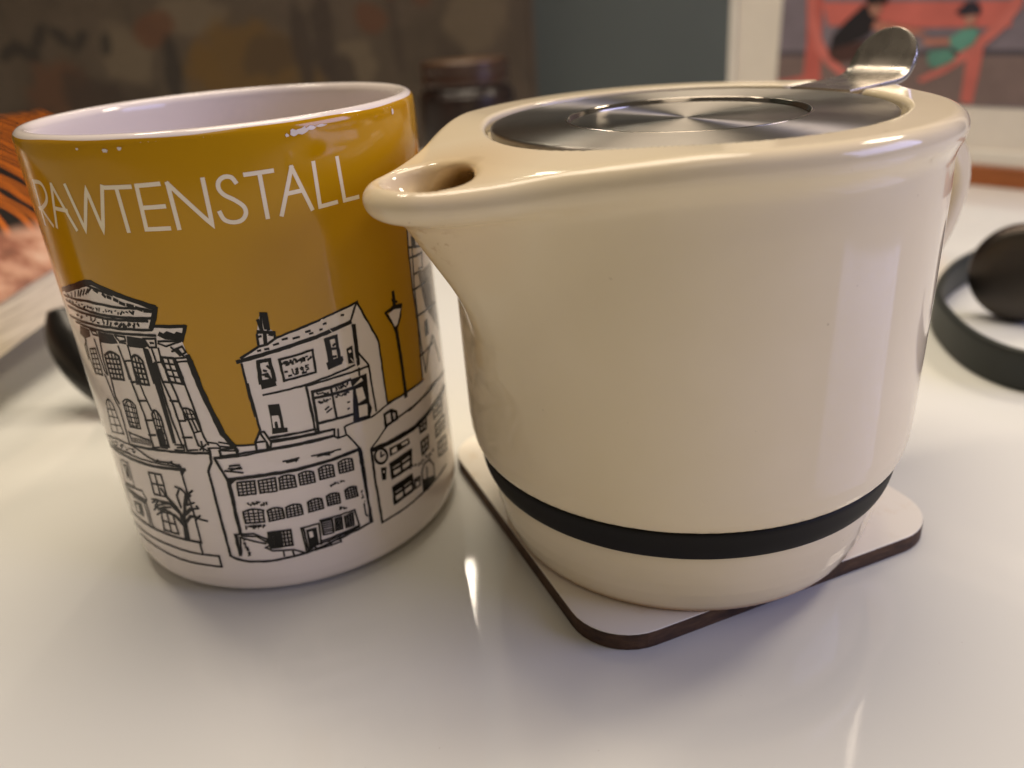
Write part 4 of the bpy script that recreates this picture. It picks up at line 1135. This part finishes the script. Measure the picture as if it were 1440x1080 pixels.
def pot_sdf(x, y, z):
    r = np.hypot(x, y)
    d = body_sdf(r, z)
    tau = np.clip((z-5.9)/2.75, 0, 1.1)
    rho = .42+.66*tau; tip = 4.72+1.62*tau
    cone = uneven(x-.8, y, 2.7+1.25*tau, rho, tip-rho-.8)*.85
    cone = smax(cone, 5.3-z, .3)
    zt_ = np.clip((x-2.7)/3.5, 0, 1); zt_ = 9.57-.44*zt_*zt_*(3-2*zt_)
    cone = smax(cone, z-(zt_-.38), .2)
    d = smin(d, cone, .6)
    # rim plate with rounded lip: body circle, spout tongue and handle tongue
    st = np.clip((x-2.7)/3.5, 0, 1); st = st*st*(3-2*st)
    sh = np.clip((-x-1.5)/3.2, 0, 1); sh = sh*sh*(3-2*sh)
    lr = .25+.04*st+.14*sh
    D2 = np.hypot(x, y)-4.99
    D2 = smin(D2, uneven(x-.8, y, 4.28, 1.36, 4.66), .5)
    D2 = smin(D2, uneven(-x-2.6, y, 2.2, 1.3, 1.9), .9)
    D2 = D2+lr
    zm = 9.57-lr-.44*st
    plate = np.hypot(np.maximum(D2, 0), z-zm)-lr
    d = smax(d, z-(zm+lr*.6), .1)
    d = smin(d, plate, .34)
    # handle strap
    h2 = np.full(x.shape, 1e9)
    for (ax, az), (bx, bz) in zip(HP, HP[1:]):
        ex, ez = bx-ax, bz-az; tt = np.clip(((x-ax)*ex+(z-az)*ez)/(ex*ex+ez*ez), 0, 1)
        h2 = np.minimum(h2, (x-ax-ex*tt)**2+(z-az-ez*tt)**2)
    h2 = np.sqrt(h2)
    strap = np.hypot(np.maximum(h2-.06, 0), np.maximum(np.abs(y)-.75, 0))-.3
    d = smin(d, strap, .35)
    # inside
    cav = np.maximum(r-3.85, np.maximum(1.3-z, z-8.75)); cav = np.minimum(cav, np.maximum(r-3.5, np.maximum(8.5-z, z-9.6)))
    d = smax(d, -cav, .2)
    d = smax(d, -np.maximum(r-3.98, 9.3-z), .12)
    d = smax(d, -np.maximum(np.maximum(np.abs(y)-.98, np.abs(x+4.9)-1.6), 9.3-z), .16)
    # spout mouth and channel
    ex, ey_, ez = (x-5.70)/.70, y/.90, (z-9.06)/.50
    k0 = np.sqrt(ex*ex+ey_*ey_+ez*ez); k1 = np.sqrt((ex/.70)**2+(ey_/.90)**2+(ez/.50)**2)
    d = smax(d, -(k0*(k0-1)/np.maximum(k1, 1e-6)), .26)
    d = smax(d, -round_cone(x, y*.78, z, (5.46, 0, 8.72), (3.4, 0, 7.95), .52, .68), .18)
    return d
def surface_nets(fn, lo, hi, h):
    xs = [np.arange(lo[i], hi[i]+h, h) for i in range(3)]
    F = np.empty([len(a) for a in xs], np.float32)
    Y, Z = np.meshgrid(xs[1], xs[2], indexing='ij')
    for i0 in range(0, len(xs[0]), 16):
        sl = xs[0][i0:i0+16]; F[i0:i0+16] = fn(np.broadcast_to(sl[:, None, None], (len(sl),)+Y.shape), np.broadcast_to(Y, (len(sl),)+Y.shape), np.broadcast_to(Z, (len(sl),)+Y.shape))
    S = F < 0
    nx, ny, nz = F.shape
    cs = np.zeros((nx-1, ny-1, nz-1), np.uint8)
    for a in (0, 1):
        for b in (0, 1):
            for c in (0, 1): cs += S[a:nx-1+a, b:ny-1+b, c:nz-1+c]
    act = (cs > 0) & (cs < 8); idx = np.full(act.shape, -1, np.int64); cells = np.argwhere(act); idx[act] = np.arange(len(cells))
    P = np.zeros((len(cells), 3)); C = np.zeros(len(cells))
    cor = [(a, b, c) for a in (0, 1) for b in (0, 1) for c in (0, 1)]
    for p in cor:
        for ax in range(3):
            if p[ax]: continue
            q = list(p); q[ax] = 1
            fa = F[tuple((cells+p).T)]; fb = F[tuple((cells+q).T)]; m = (fa < 0) != (fb < 0)
            t_ = np.where(m, fa/np.where(m, fa-fb, 1), 0); pt = cells+np.array(p, float); pt[:, ax] += t_
            P[m] += pt[m]; C[m] += 1
    P = P/C[:, None]*h+np.array(lo)
    quads = []
    for ax in range(3):
        b, c = [(1, 2), (2, 0), (0, 1)][ax]
        sl = [slice(None)]*3; sh = [slice(None)]*3; sl[ax] = slice(0, -1); sh[ax] = slice(1, None)
        ch = S[tuple(sl)] != S[tuple(sh)]; e = np.argwhere(ch)
        ok = (e[:, b] > 0) & (e[:, c] > 0) & (e[:, b] < F.shape[b]-1) & (e[:, c] < F.shape[c]-1); e = e[ok]
        ins = S[tuple(e.T)]
        def cell(db, dc):
            q = e.copy(); q[:, b] += db; q[:, c] += dc; return idx[tuple(q.T)]
        Q = np.stack([cell(-1, -1), cell(0, -1), cell(0, 0), cell(-1, 0)], 1)
        Q[~ins] = Q[~ins][:, ::-1]; quads.append(Q)
    quads = np.concatenate(quads)
    def grad(p):
        g = np.zeros_like(p); e = .012
        for a in range(3):
            q = p.copy(); q[:, a] += e; r_ = p.copy(); r_[:, a] -= e
            g[:, a] = (fn(*q.T)-fn(*r_.T))/(2*e)
        return g
    for _ in range(3):
        g = grad(P); f = fn(*P.T); st = np.clip(f/np.maximum(.2, (g*g).sum(1)), -h*.5, h*.5); P = P-g*st[:, None]
    g = grad(P); g /= np.maximum(1e-9, np.linalg.norm(g, axis=1))[:, None]
    return P, quads, g
P, Q, G = surface_nets(pot_sdf, (-9.2, -5.4, .2), (7.2, 5.4, 9.9), .075)
t = NT('cream_glaze'); co = t.coords(); sep = t.n('ShaderNodeSeparateXYZ'); t.link(co, sep.inputs[0])
base = t.ramp(t.noise(30, 3), [(.3, '#decfb0'), (.7, '#e4d6bb')])
# tea stain round the spout mouth, deepened inside as painted shade for the hole, a drip below the lip, brown unglazed foot
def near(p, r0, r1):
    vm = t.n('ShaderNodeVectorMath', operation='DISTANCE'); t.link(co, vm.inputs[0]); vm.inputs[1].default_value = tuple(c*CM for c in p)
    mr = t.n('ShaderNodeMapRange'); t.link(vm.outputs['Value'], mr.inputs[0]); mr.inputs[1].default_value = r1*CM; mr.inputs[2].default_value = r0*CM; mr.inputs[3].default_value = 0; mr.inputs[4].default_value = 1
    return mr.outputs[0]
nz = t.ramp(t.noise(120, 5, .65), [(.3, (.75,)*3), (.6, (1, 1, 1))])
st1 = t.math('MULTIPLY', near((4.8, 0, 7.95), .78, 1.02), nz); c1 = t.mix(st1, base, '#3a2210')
st2 = t.math('MULTIPLY', near((5.2, 0, 8.3), .7, 1.9), .4); c2 = t.mix(st2, c1, '#c9a468')
nz2 = t.ramp(t.noise(260, 4, .7), [(.5, (0, 0, 0)), (.62, (1, 1, 1))])
st3 = t.math('MULTIPLY', near((5.85, .45, 7.75), .1, .55), t.math('MULTIPLY', nz2, .6)); c3 = t.mix(st3, c2, '#8a4a22')
mr = t.n('ShaderNodeMapRange'); t.link(sep.outputs[2], mr.inputs[0]); mr.inputs[1].default_value = .0022; mr.inputs[2].default_value = .0006; mr.inputs[3].default_value = 0; mr.inputs[4].default_value = .75
c4 = t.mix(mr.outputs[0], c3, '#a06a34')
spk = t.ramp(t.noise(420, 2), [(.76, (0, 0, 0)), (.79, (.55,)*3)]); c5 = t.mix(spk, c4, '#8d7550')
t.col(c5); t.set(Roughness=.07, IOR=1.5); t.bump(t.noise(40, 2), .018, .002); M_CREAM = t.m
V = (P-np.array([0, 0, PB]))*CM
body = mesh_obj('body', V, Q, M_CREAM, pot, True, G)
def rel(prof): return [(r, z-PB) for r, z in prof]
M_BAND = simple('black_rubber', '#100d0b', .6, .1, 60, 0, Specular_IOR_Level=.25)
lathe('rubber_band', rel(smooth_profile([(4.3, 2.085, 1), (4.5, 2.09), (4.55, 2.12), (4.61, 2.3), (4.65, 2.55), (4.665, 2.68), (4.63, 2.74), (4.5, 2.75), (4.38, 2.75, 1)], 4)), M_BAND, pot, 160)
t = NT('brushed_steel'); co = t.coords(); t.col(t.ramp(t.noise(20, 3), [(.3, '#8f8a84'), (.7, '#9a958f')])); t.link(t.ramp(t.noise(70, 5, .7, None, .6), [(.3, (.34,)*3), (.55, (.40,)*3), (.75, (.5,)*3)]), t.b.inputs['Roughness']); t.set(Metallic=1.0, Anisotropic=.95, Anisotropic_Rotation=.25)
tn = t.n('ShaderNodeTangent', direction_type='RADIAL', axis='Z'); t.link(tn.outputs[0], t.b.inputs['Tangent'])
vm = t.n('ShaderNodeVectorMath', operation='MULTIPLY'); t.link(co, vm.inputs[0]); vm.inputs[1].default_value = (1, 1, 0)
ln = t.n('ShaderNodeVectorMath', operation='LENGTH'); t.link(vm.outputs[0], ln.inputs[0])
cv = t.n('ShaderNodeCombineXYZ'); t.link(ln.outputs['Value'], cv.inputs[0])
t.bump(t.noise(4000, 3, .6, cv.outputs[0]), .05, .0003); M_STEEL = t.m
t = NT('polished_steel'); t.col('#a8a198'); t.set(Metallic=1.0); t.link(t.ramp(t.noise(150, 4), [(.3, (.22,)*3), (.7, (.32,)*3)]), t.b.inputs['Roughness']); M_STEEL2 = t.m
t = NT('step_steel'); t.col('#a8a198'); t.set(Metallic=1.0, Roughness=.12); M_STEEL3 = t.m
lid = lathe('lid', rel(smooth_profile([(2.36, 9.3, 1), (2.36, 9.485, 1), (2.375, 9.5, 1), (3.72, 9.5, 1), (3.84, 9.49), (3.88, 9.44), (3.86, 9.34, 1), (2.36, 9.3, 1)], 5)), M_STEEL, pot, 192, False, 40)
lathe('recessed_centre', rel([(0, 9.41), (2.3, 9.41), (2.3, 9.36)]), M_STEEL, lid, 192, False, 40)
lathe('step_ring', rel(smooth_profile([(2.28, 9.38, 1), (2.285, 9.42), (2.31, 9.46), (2.335, 9.50), (2.36, 9.512), (2.385, 9.503, 1), (2.385, 9.48, 1)], 4)), M_STEEL3, lid, 192)
lid['label'] = 'round brushed steel lid with recessed centre'
# thumb tab: strap over the notch curving up into a rounded tongue (local -x)
path = [(-3.8, 9.49), (-4.1, 9.50), (-4.5, 9.515), (-4.9, 9.53), (-5.3, 9.55), (-5.55, 9.6), (-5.72, 9.72), (-5.84, 9.9), (-5.95, 10.12), (-6.06, 10.35), (-6.16, 10.58)]
path = smooth_profile(path, 5)
acc = [0]
for a, b in zip(path, path[1:]): acc.append(acc[-1]+math.hypot(b[0]-a[0], b[1]-a[1]))
T = acc[-1]; wd = []
for s in acc:
    e = T-s
    w = .82 if e > .82 else math.sqrt(max(0, .82**2-(.82-e)**2))
    w = w*(1.0 if s > 2.3 else .98)
    wd.append(max(w, .02))
tv, tf = [], []
for (x, z), w in zip(path, wd):
    for k in range(9):
        y = -w+2*w*k/8; tv.append((x*CM, y*CM, (z-PB)*CM))
for i in range(len(path)-1):
    for k in range(8): tf.append((i*9+k, i*9+k+1, (i+1)*9+k+1, (i+1)*9+k))
tabo = mesh_obj('thumb_tab', tv, tf, M_STEEL2, pot)
md = tabo.modifiers.new('solid', 'SOLIDIFY'); md.thickness = .0011; md.offset = 0
md = tabo.modifiers.new('bevel', 'BEVEL'); md.width = .0003; md.segments = 2; md.limit_method = 'ANGLE'

# ------------------------------------------------------------------ things at the back
# patterned panel
PY2 = 74
t = NT('printed_panel'); co = t.coords(); n1 = t.noise(11, 6, .7, co, 1.2)
pc = t.ramp(n1, [(.3, '#3c3122'), (.5, '#4b3e2e'), (.7, '#57493a')])
wob = t.noise(38, 4, .65, co); fine = t.noise(160, 3, .6, co)
fl = t.n('ShaderNodeVectorMath', operation='MULTIPLY'); t.link(co, fl.inputs[0]); fl.inputs[1].default_value = (1, 0, 1)
INKS = {'ochre': '#5f440f', 'leaf': '#241c12', 'rust': '#57341a', 'pale': '#62543f', 'brown': '#33261a'}
def motif(x, z, a, b_, rot, ink, amt=.85):
    global pc
    mp = t.n('ShaderNodeMapping', vector_type='TEXTURE'); t.link(fl.outputs[0], mp.inputs[0])
    mp.inputs['Location'].default_value = (x*CM, 0, z*CM); mp.inputs['Rotation'].default_value = (0, -rot, 0); mp.inputs['Scale'].default_value = (a*CM, 1, b_*CM)
    L = t.n('ShaderNodeVectorMath', operation='LENGTH'); t.link(mp.outputs[0], L.inputs[0])
    s = t.math('ADD', L.outputs['Value'], t.math('MULTIPLY', t.math('SUBTRACT', wob, .5), 1.5))
    mr = t.n('ShaderNodeMapRange', interpolation_type='SMOOTHSTEP'); t.link(s, mr.inputs[0]); mr.inputs[1].default_value = 1.15; mr.inputs[2].default_value = .75; mr.inputs[3].default_value = 0; mr.inputs[4].default_value = amt
    pc = t.mix(mr.outputs[0], pc, INKS[ink])
for q in ((-1.0, 10.2, 2.8, 2.6, .1, 'pale'), (-10.8, 7.5, 1.8, 2.0, .1, 'pale'), (-29.8, 9.3, 2.2, 2.6, .4, 'pale'), (-24, 12, 3, 1.5, 0, 'pale'),
          (-20.3, 8.2, 4.8, 3.3, .15, 'ochre'), (-18.0, 8.6, 2.4, 1.9, .1, 'brown', .5), (-23.2, 7.8, 1.3, 2.6, .2, 'ochre'), (-15.5, 6.4, 2.4, 1.6, 0, 'ochre', .6),
          (-27.0, 11.3, 1.9, 1.3, .3, 'rust'), (-26.2, 8.3, .75, 2.8, -.12, 'leaf'), (-30.5, 5.5, 2.5, 2.2, .2, 'brown', .6),
          (-39, 10.5, 1.2, .55, .6, 'leaf'), (-37.6, 10.2, 1.2, .6, -.3, 'leaf'), (-36.4, 11.3, 1.2, .55, 1.0, 'leaf'), (-34.6, 11.2, 1.2, .55, -.8, 'leaf'), (-33.2, 10.8, 1.1, .55, .9, 'leaf'), (-31.2, 10.4, 1.0, .5, 1.2, 'leaf'),
          (-35.8, 6.4, 3.4, 3.0, .2, 'rust', .7), (-33, 5.2, 2.4, 3.6, .3, 'brown'), (-39, 3.0, 3.2, 3.2, .3, 'leaf', .6),
          (-15.2, 9.0, .9, 3.6, .04, 'brown'), (-13.4, 9.8, .9, 4.2, -.1, 'brown'), (-12.4, 6.6, 1.4, 1.8, .3, 'brown'), (-7.4, 9.6, .5, 4, .05, 'brown', .6),
          (-9.3, 10.9, 1.5, 1.1, -.5, 'rust'), (-7.2, 13.2, 1.3, 1.0, .5, 'rust'), (-5.0, 12.6, .9, 1.3, .2, 'rust', .7), (-3.0, 7.5, 1.2, 2.0, .2, 'brown', .4)):
    motif(*q)
pc = t.mix(t.math('MULTIPLY', fine, .35), pc, '#241c14')
t.col(pc); t.set(Roughness=.6); M_PANEL = t.m
panel = thing('patterned_panel', 'brown panel printed with ochre flowers and dark leaves standing behind the mug', 'panel', (0, PY2*CM, 0))
box('board', (-75, 3.7, 0, 1.2, 0, 40), M_PANEL, panel, .1)
box('edge_strip', (3.71, 4.05, -.05, 1.25, 0, 40), simple('panel_edge', '#4a3d30', .5, .1, 30), panel, .05)

# dark jar
t = NT('brown_glass'); t.col(t.ramp(t.noise(20, 2), [(.3, '#1d100c'), (.7, '#271611')])); t.set(Roughness=.28, IOR=1.5); M_JAR = t.m
M_JLID = simple('dark_lid', '#3a2419', .32, .12, 60); M_JTOP = simple('tan_lid_top', '#5c452f', .45, .12, 60)
jar = thing('jar', 'dark brown glass jar with screw lid in front of the patterned panel', 'jar', (-1.6*CM, 60*CM, 0))
lathe('jar_body', smooth_profile([(0, .05, 1), (2.9, .05), (3.25, .4), (3.3, 1), (3.3, 5.4), (3.2, 6.0), (2.9, 6.4), (2.75, 6.6), (2.75, 7.0), (0, 7.0, 1)], 4), M_JAR, jar, 64)
jl = lathe('jar_lid', smooth_profile([(2.7, 6.55, 1), (2.95, 6.55, 1), (3.0, 6.7), (3.0, 7.3), (2.95, 7.42), (3.0, 7.55), (3.0, 7.95), (2.9, 8.05, 1), (2.6, 8.0, 1), (2.6, 7.2, 1)], 3), M_JLID, jar, 64)
lathe('lid_top', [(0, 8.02), (2.58, 8.02), (2.58, 7.6)], M_JTOP, jl, 64)

# framed picture with a wooden ledge
fd = Vector((.66, -.75, 0)).normalized(); frz = math.atan2(fd.y, fd.x)
FO = (27.6*CM, 47.0*CM, 0)
M_WOOD = NT('orange_wood'); t = M_WOOD; v = t.n('ShaderNodeMapping'); v.inputs['Scale'].default_value = (1, 6, 6); t.link(t.coords(), v.inputs[0])
t.col(t.ramp(t.noise(14, 5, .6, v.outputs[0], 1.5), [(.3, '#8a4a1a'), (.6, '#a9602a'), (.8, '#b87436')])); t.set(Roughness=.4); M_WOOD = t.m
ledge = box('wooden_ledge', (-30, 16, .15, 3.4, 0, 1.12), M_WOOD, None, .08); ledge.location = FO; ledge.rotation_euler = (0, 0, frz)
tag(ledge, 'orange brown wooden ledge that the white framed picture stands on', 'ledge')
pic = thing('framed_picture', 'white framed picture of two people on a round red bench', 'picture', (FO[0], FO[1], 1.125*CM), frz)
M_FRAME = simple('white_frame_paint', '#eae6de', .4, .04, 30); M_MAT = simple('cream_mount', '#e6dfd6', .7, .03, 60, .05)
def fbox(nm, x0, x1, z0, z1, y0, y1, m, b=.06): return box(nm, (x0, x1, y0, y1, z0-1.125, z1-1.125), m, pic, b)
fbox('frame_rail', -17.2, 12, 1.13, 1.95, .35, 2.0, M_FRAME); fbox('frame_rail', -17.2, 12, 26, 27, .35, 2.0, M_FRAME)
fbox('frame_stile', -17.2, -16.75, 1.96, 25.99, .35, 2.0, M_FRAME); fbox('frame_stile', 11.2, 12, 1.96, 25.99, .35, 2.0, M_FRAME)
fbox('mount', -16.74, 11.19, 1.96, 25.99, .6, 1.0, M_MAT, .0)
prm = {}
def pmat(h):
    if h not in prm: prm[h] = simple('print_'+h[1:], h, .5, .12, 60)
    return prm[h]
def flat(nm, pts, y, m, parent): return mesh_obj(nm, [(a*CM, y*CM, (z-1.125)*CM) for a, z in pts], [tuple(range(len(pts)))], m, parent, False)
photo = flat('photo_print', [(-13.55, 4.35), (8, 4.25), (8, 23), (-13.2, 23)], .57, pmat('#7d7480'), pic)
for i, (nm, h, s) in enumerate(PRINT):
    p = [(max(-13.5, a), max(4.4, z)) if nm in ('kerb', 'pavement', 'rail') else (a, z) for a, z in pts2(s)]
    if nm in ('kerb', 'pavement'): p = [(a if a < 0 else 7.9, z) for a, z in p]
    flat('printed_'+nm.replace('_l', '').replace('_r', '').replace('_b', '') if nm != 'bench_back' else 'printed_bench', p, .56-.006*i, pmat(h), photo)

# tilted magazine
BK = thing('magazine', 'thick magazine with orange patterned cover tilted up behind the mug', 'magazine', (-18.2*CM, 30*CM, 2.2*CM))
ey = Vector((.10, .99, .02)).normalized(); eu = Vector((-.85, .14, .52)); eu = (eu-ey*eu.dot(ey)).normalized(); en = eu.cross(ey)
if en.z < 0: en = -en
rot = Matrix((eu, ey, en)).transposed().to_4x4(); BK.matrix_world = Matrix.Translation((-18.0*CM, 30*CM, 2.35*CM)) @ rot
t = NT('paper_edges'); sx = t.n('ShaderNodeMapping'); sx.inputs['Scale'].default_value = (1, 4, 260); t.link(t.coords(), sx.inputs[0])
t.col(t.ramp(t.noise(6, 4, .6, sx.outputs[0]), [(.3, '#a89a88'), (.5, '#d6cab8'), (.7, '#e8decd')])); t.set(Roughness=.7); M_PAGES = t.m
def curved(name, xs0, xs1, z0, z1, mat):
    # block that sags towards the near end
    ny = 24; V, F = [], []
    for i in range(ny+1):
        y = -14+30*i/ny; s = -.007*max(0, 3-y)**2-.004*max(0, y-3)**2
        for x, z in ((xs0[0], z0), (9, z0), (9, z1), (xs1[0], z1)): V.append((x*CM, y*CM, (z+s)*CM))
    for i in range(ny):
        for k in range(4): F.append((i*4+k, i*4+(k+1) % 4, (i+1)*4+(k+1) % 4, (i+1)*4+k))
    F.append((0, 1, 2, 3)); F.append(tuple(ny*4+k for k in (3, 2, 1, 0)))
    o = mesh_obj(name, V, F, mat, BK, True)
    bm = bmesh.new(); bm.from_mesh(o.data); bmesh.ops.recalc_face_normals(bm, faces=bm.faces); bm.to_mesh(o.data); bm.free()
    o.data.set_sharp_from_angle(angle=.6); return o
curved('page_block', (-.95,), (.05,), .25, 1.35, M_PAGES)
t = NT('orange_cover'); co = t.coords(); w = t.n('ShaderNodeTexWave', wave_type='RINGS', rings_direction='SPHERICAL'); w.inputs['Scale'].default_value = 26; w.inputs['Distortion'].default_value = 5; w.inputs['Detail'].default_value = 1; w.inputs['Detail Scale'].default_value = 1.2
mp = t.n('ShaderNodeMapping'); mp.inputs['Location'].default_value = (-.05, -.005, 0); t.link(co, mp.inputs[0]); t.link(mp.outputs[0], w.inputs[0])
orange = t.ramp(w.outputs['Fac'], [(.42, '#140e0a'), (.5, '#cf6410'), (.8, '#e27c18'), (.9, '#140e0a')])
pink = t.ramp(t.noise(45, 4, .6), [(.3, '#4a2a1e'), (.45, '#8f5c46'), (.55, '#b98a70'), (.72, '#d9bea6')])
sp = t.n('ShaderNodeSeparateXYZ'); t.link(co, sp.inputs[0]); ad = t.math('ADD', sp.outputs[0], t.math('MULTIPLY', t.noise(20, 2), .02))
t.col(t.mix(t.ramp(t.math('MULTIPLY', ad, 10), [(.30, (0, 0, 0)), (.38, (1, 1, 1))]), pink, orange)); t.set(Roughness=.25); M_COVER = t.m
curved('cover', (0,), (0,), 1.36, 1.41, M_COVER)

# black handle leaning behind the mug
M_BLACK = simple('black_plastic', '#14110e', .35, .1, 50)
hp = [(-15.1, 26.6, 3.3), (-14.9, 26.3, 2.6), (-14.5, 25.9, 1.9), (-14.0, 25.5, 1.2), (-13.4, 25.2, .75), (-12.5, 25.0, .6), (-11.4, 25.2, .62), (-10.2, 25.6, .65)]
hr = [.35, .72, .82, .72, .6, .55, .55, .5]
pts = [Vector(p) for p in hp]; path = []
Pq, Rq = [], []
sm = []
for d in range(3): sm.append([q[1] for q in smooth_profile([(i, p[d]) for i, p in enumerate(pts)], 4)])
rr = [q[1] for q in smooth_profile([(i, r) for i, r in enumerate(hr)], 4)]
Pq = [Vector((sm[0][i], sm[1][i], sm[2][i])) for i in range(len(rr))]
path = []
for i in range(len(Pq)):
    tg = (Pq[min(i+1, len(Pq)-1)]-Pq[max(0, i-1)]).normalized(); a = tg.cross(Vector((0, 1, .3))).normalized(); b = tg.cross(a).normalized()
    path.append((Pq[i]-Pq[12], a, b, rr[i]))
uh = sweep('utensil_handle', path, oval(1, .8, 20), M_BLACK, None); uh.location = Pq[12]*CM
tag(uh, 'black rounded plastic handle half hidden behind the left side of the mug', 'handle')

# watch with a looped strap
M_STRAP = simple('dark_green_rubber', '#171d19', .5, .1, 80)
watch = thing('wristwatch', 'dark green looped strap with dark metal watch case lying on its side', 'watch', (18.6*CM, 26.2*CM, 0))
lp = [(21.3, 21.6), (19.5, 20.9), (17.2, 21.0), (15.5, 21.7), (14.75, 23.0), (14.75, 25.0), (15.5, 27.6), (17.4, 30.2), (19.6, 32.0), (21.2, 32.9), (22.6, 32.6), (23.0, 31.2), (22.9, 29.5)]
lx = [q[1] for q in smooth_profile([(i, p[0]-18.6) for i, p in enumerate(lp)], 6)]; ly = [q[1] for q in smooth_profile([(i, p[1]-26.2) for i, p in enumerate(lp)], 6)]
path = []
for i in range(len(lx)):
    i0, i1 = max(0, i-1), min(len(lx)-1, i+1); tg = Vector((lx[i1]-lx[i0], ly[i1]-ly[i0], 0)).normalized()
    path.append((Vector((lx[i], ly[i], .64)), Vector((tg.y, -tg.x, 0)), Vector((0, 0, 1)), 1.0))
sweep('strap', path, oval(.14, .64, 20, 5), M_STRAP, watch)
t = NT('dark_watch_glass'); t.col('#4a4540'); t.set(Metallic=.85, Roughness=.38); M_WG = t.m
M_CASE = simple('dark_case', '#4e4642', .35, .05, 40, 0, Metallic=1.0)
wc = lathe('watch_case', smooth_profile([(0, -.45, 1), (1.5, -.45), (1.7, -.3), (1.76, 0), (1.7, .25), (1.6, .35, 1), (0, .35, 1)], 4), M_CASE, watch, 64)
wg = lathe('watch_back', smooth_profile([(1.6, .36, 1), (1.45, .46), (1.0, .58), (0, .63, 1)], 5), M_WG, wc, 64)
wc.location = (-.35*CM, 1.0*CM, 1.78*CM); wc.rotation_euler = (Vector((-.6, -.8, .05))).to_track_quat('Z', 'Y').to_euler()
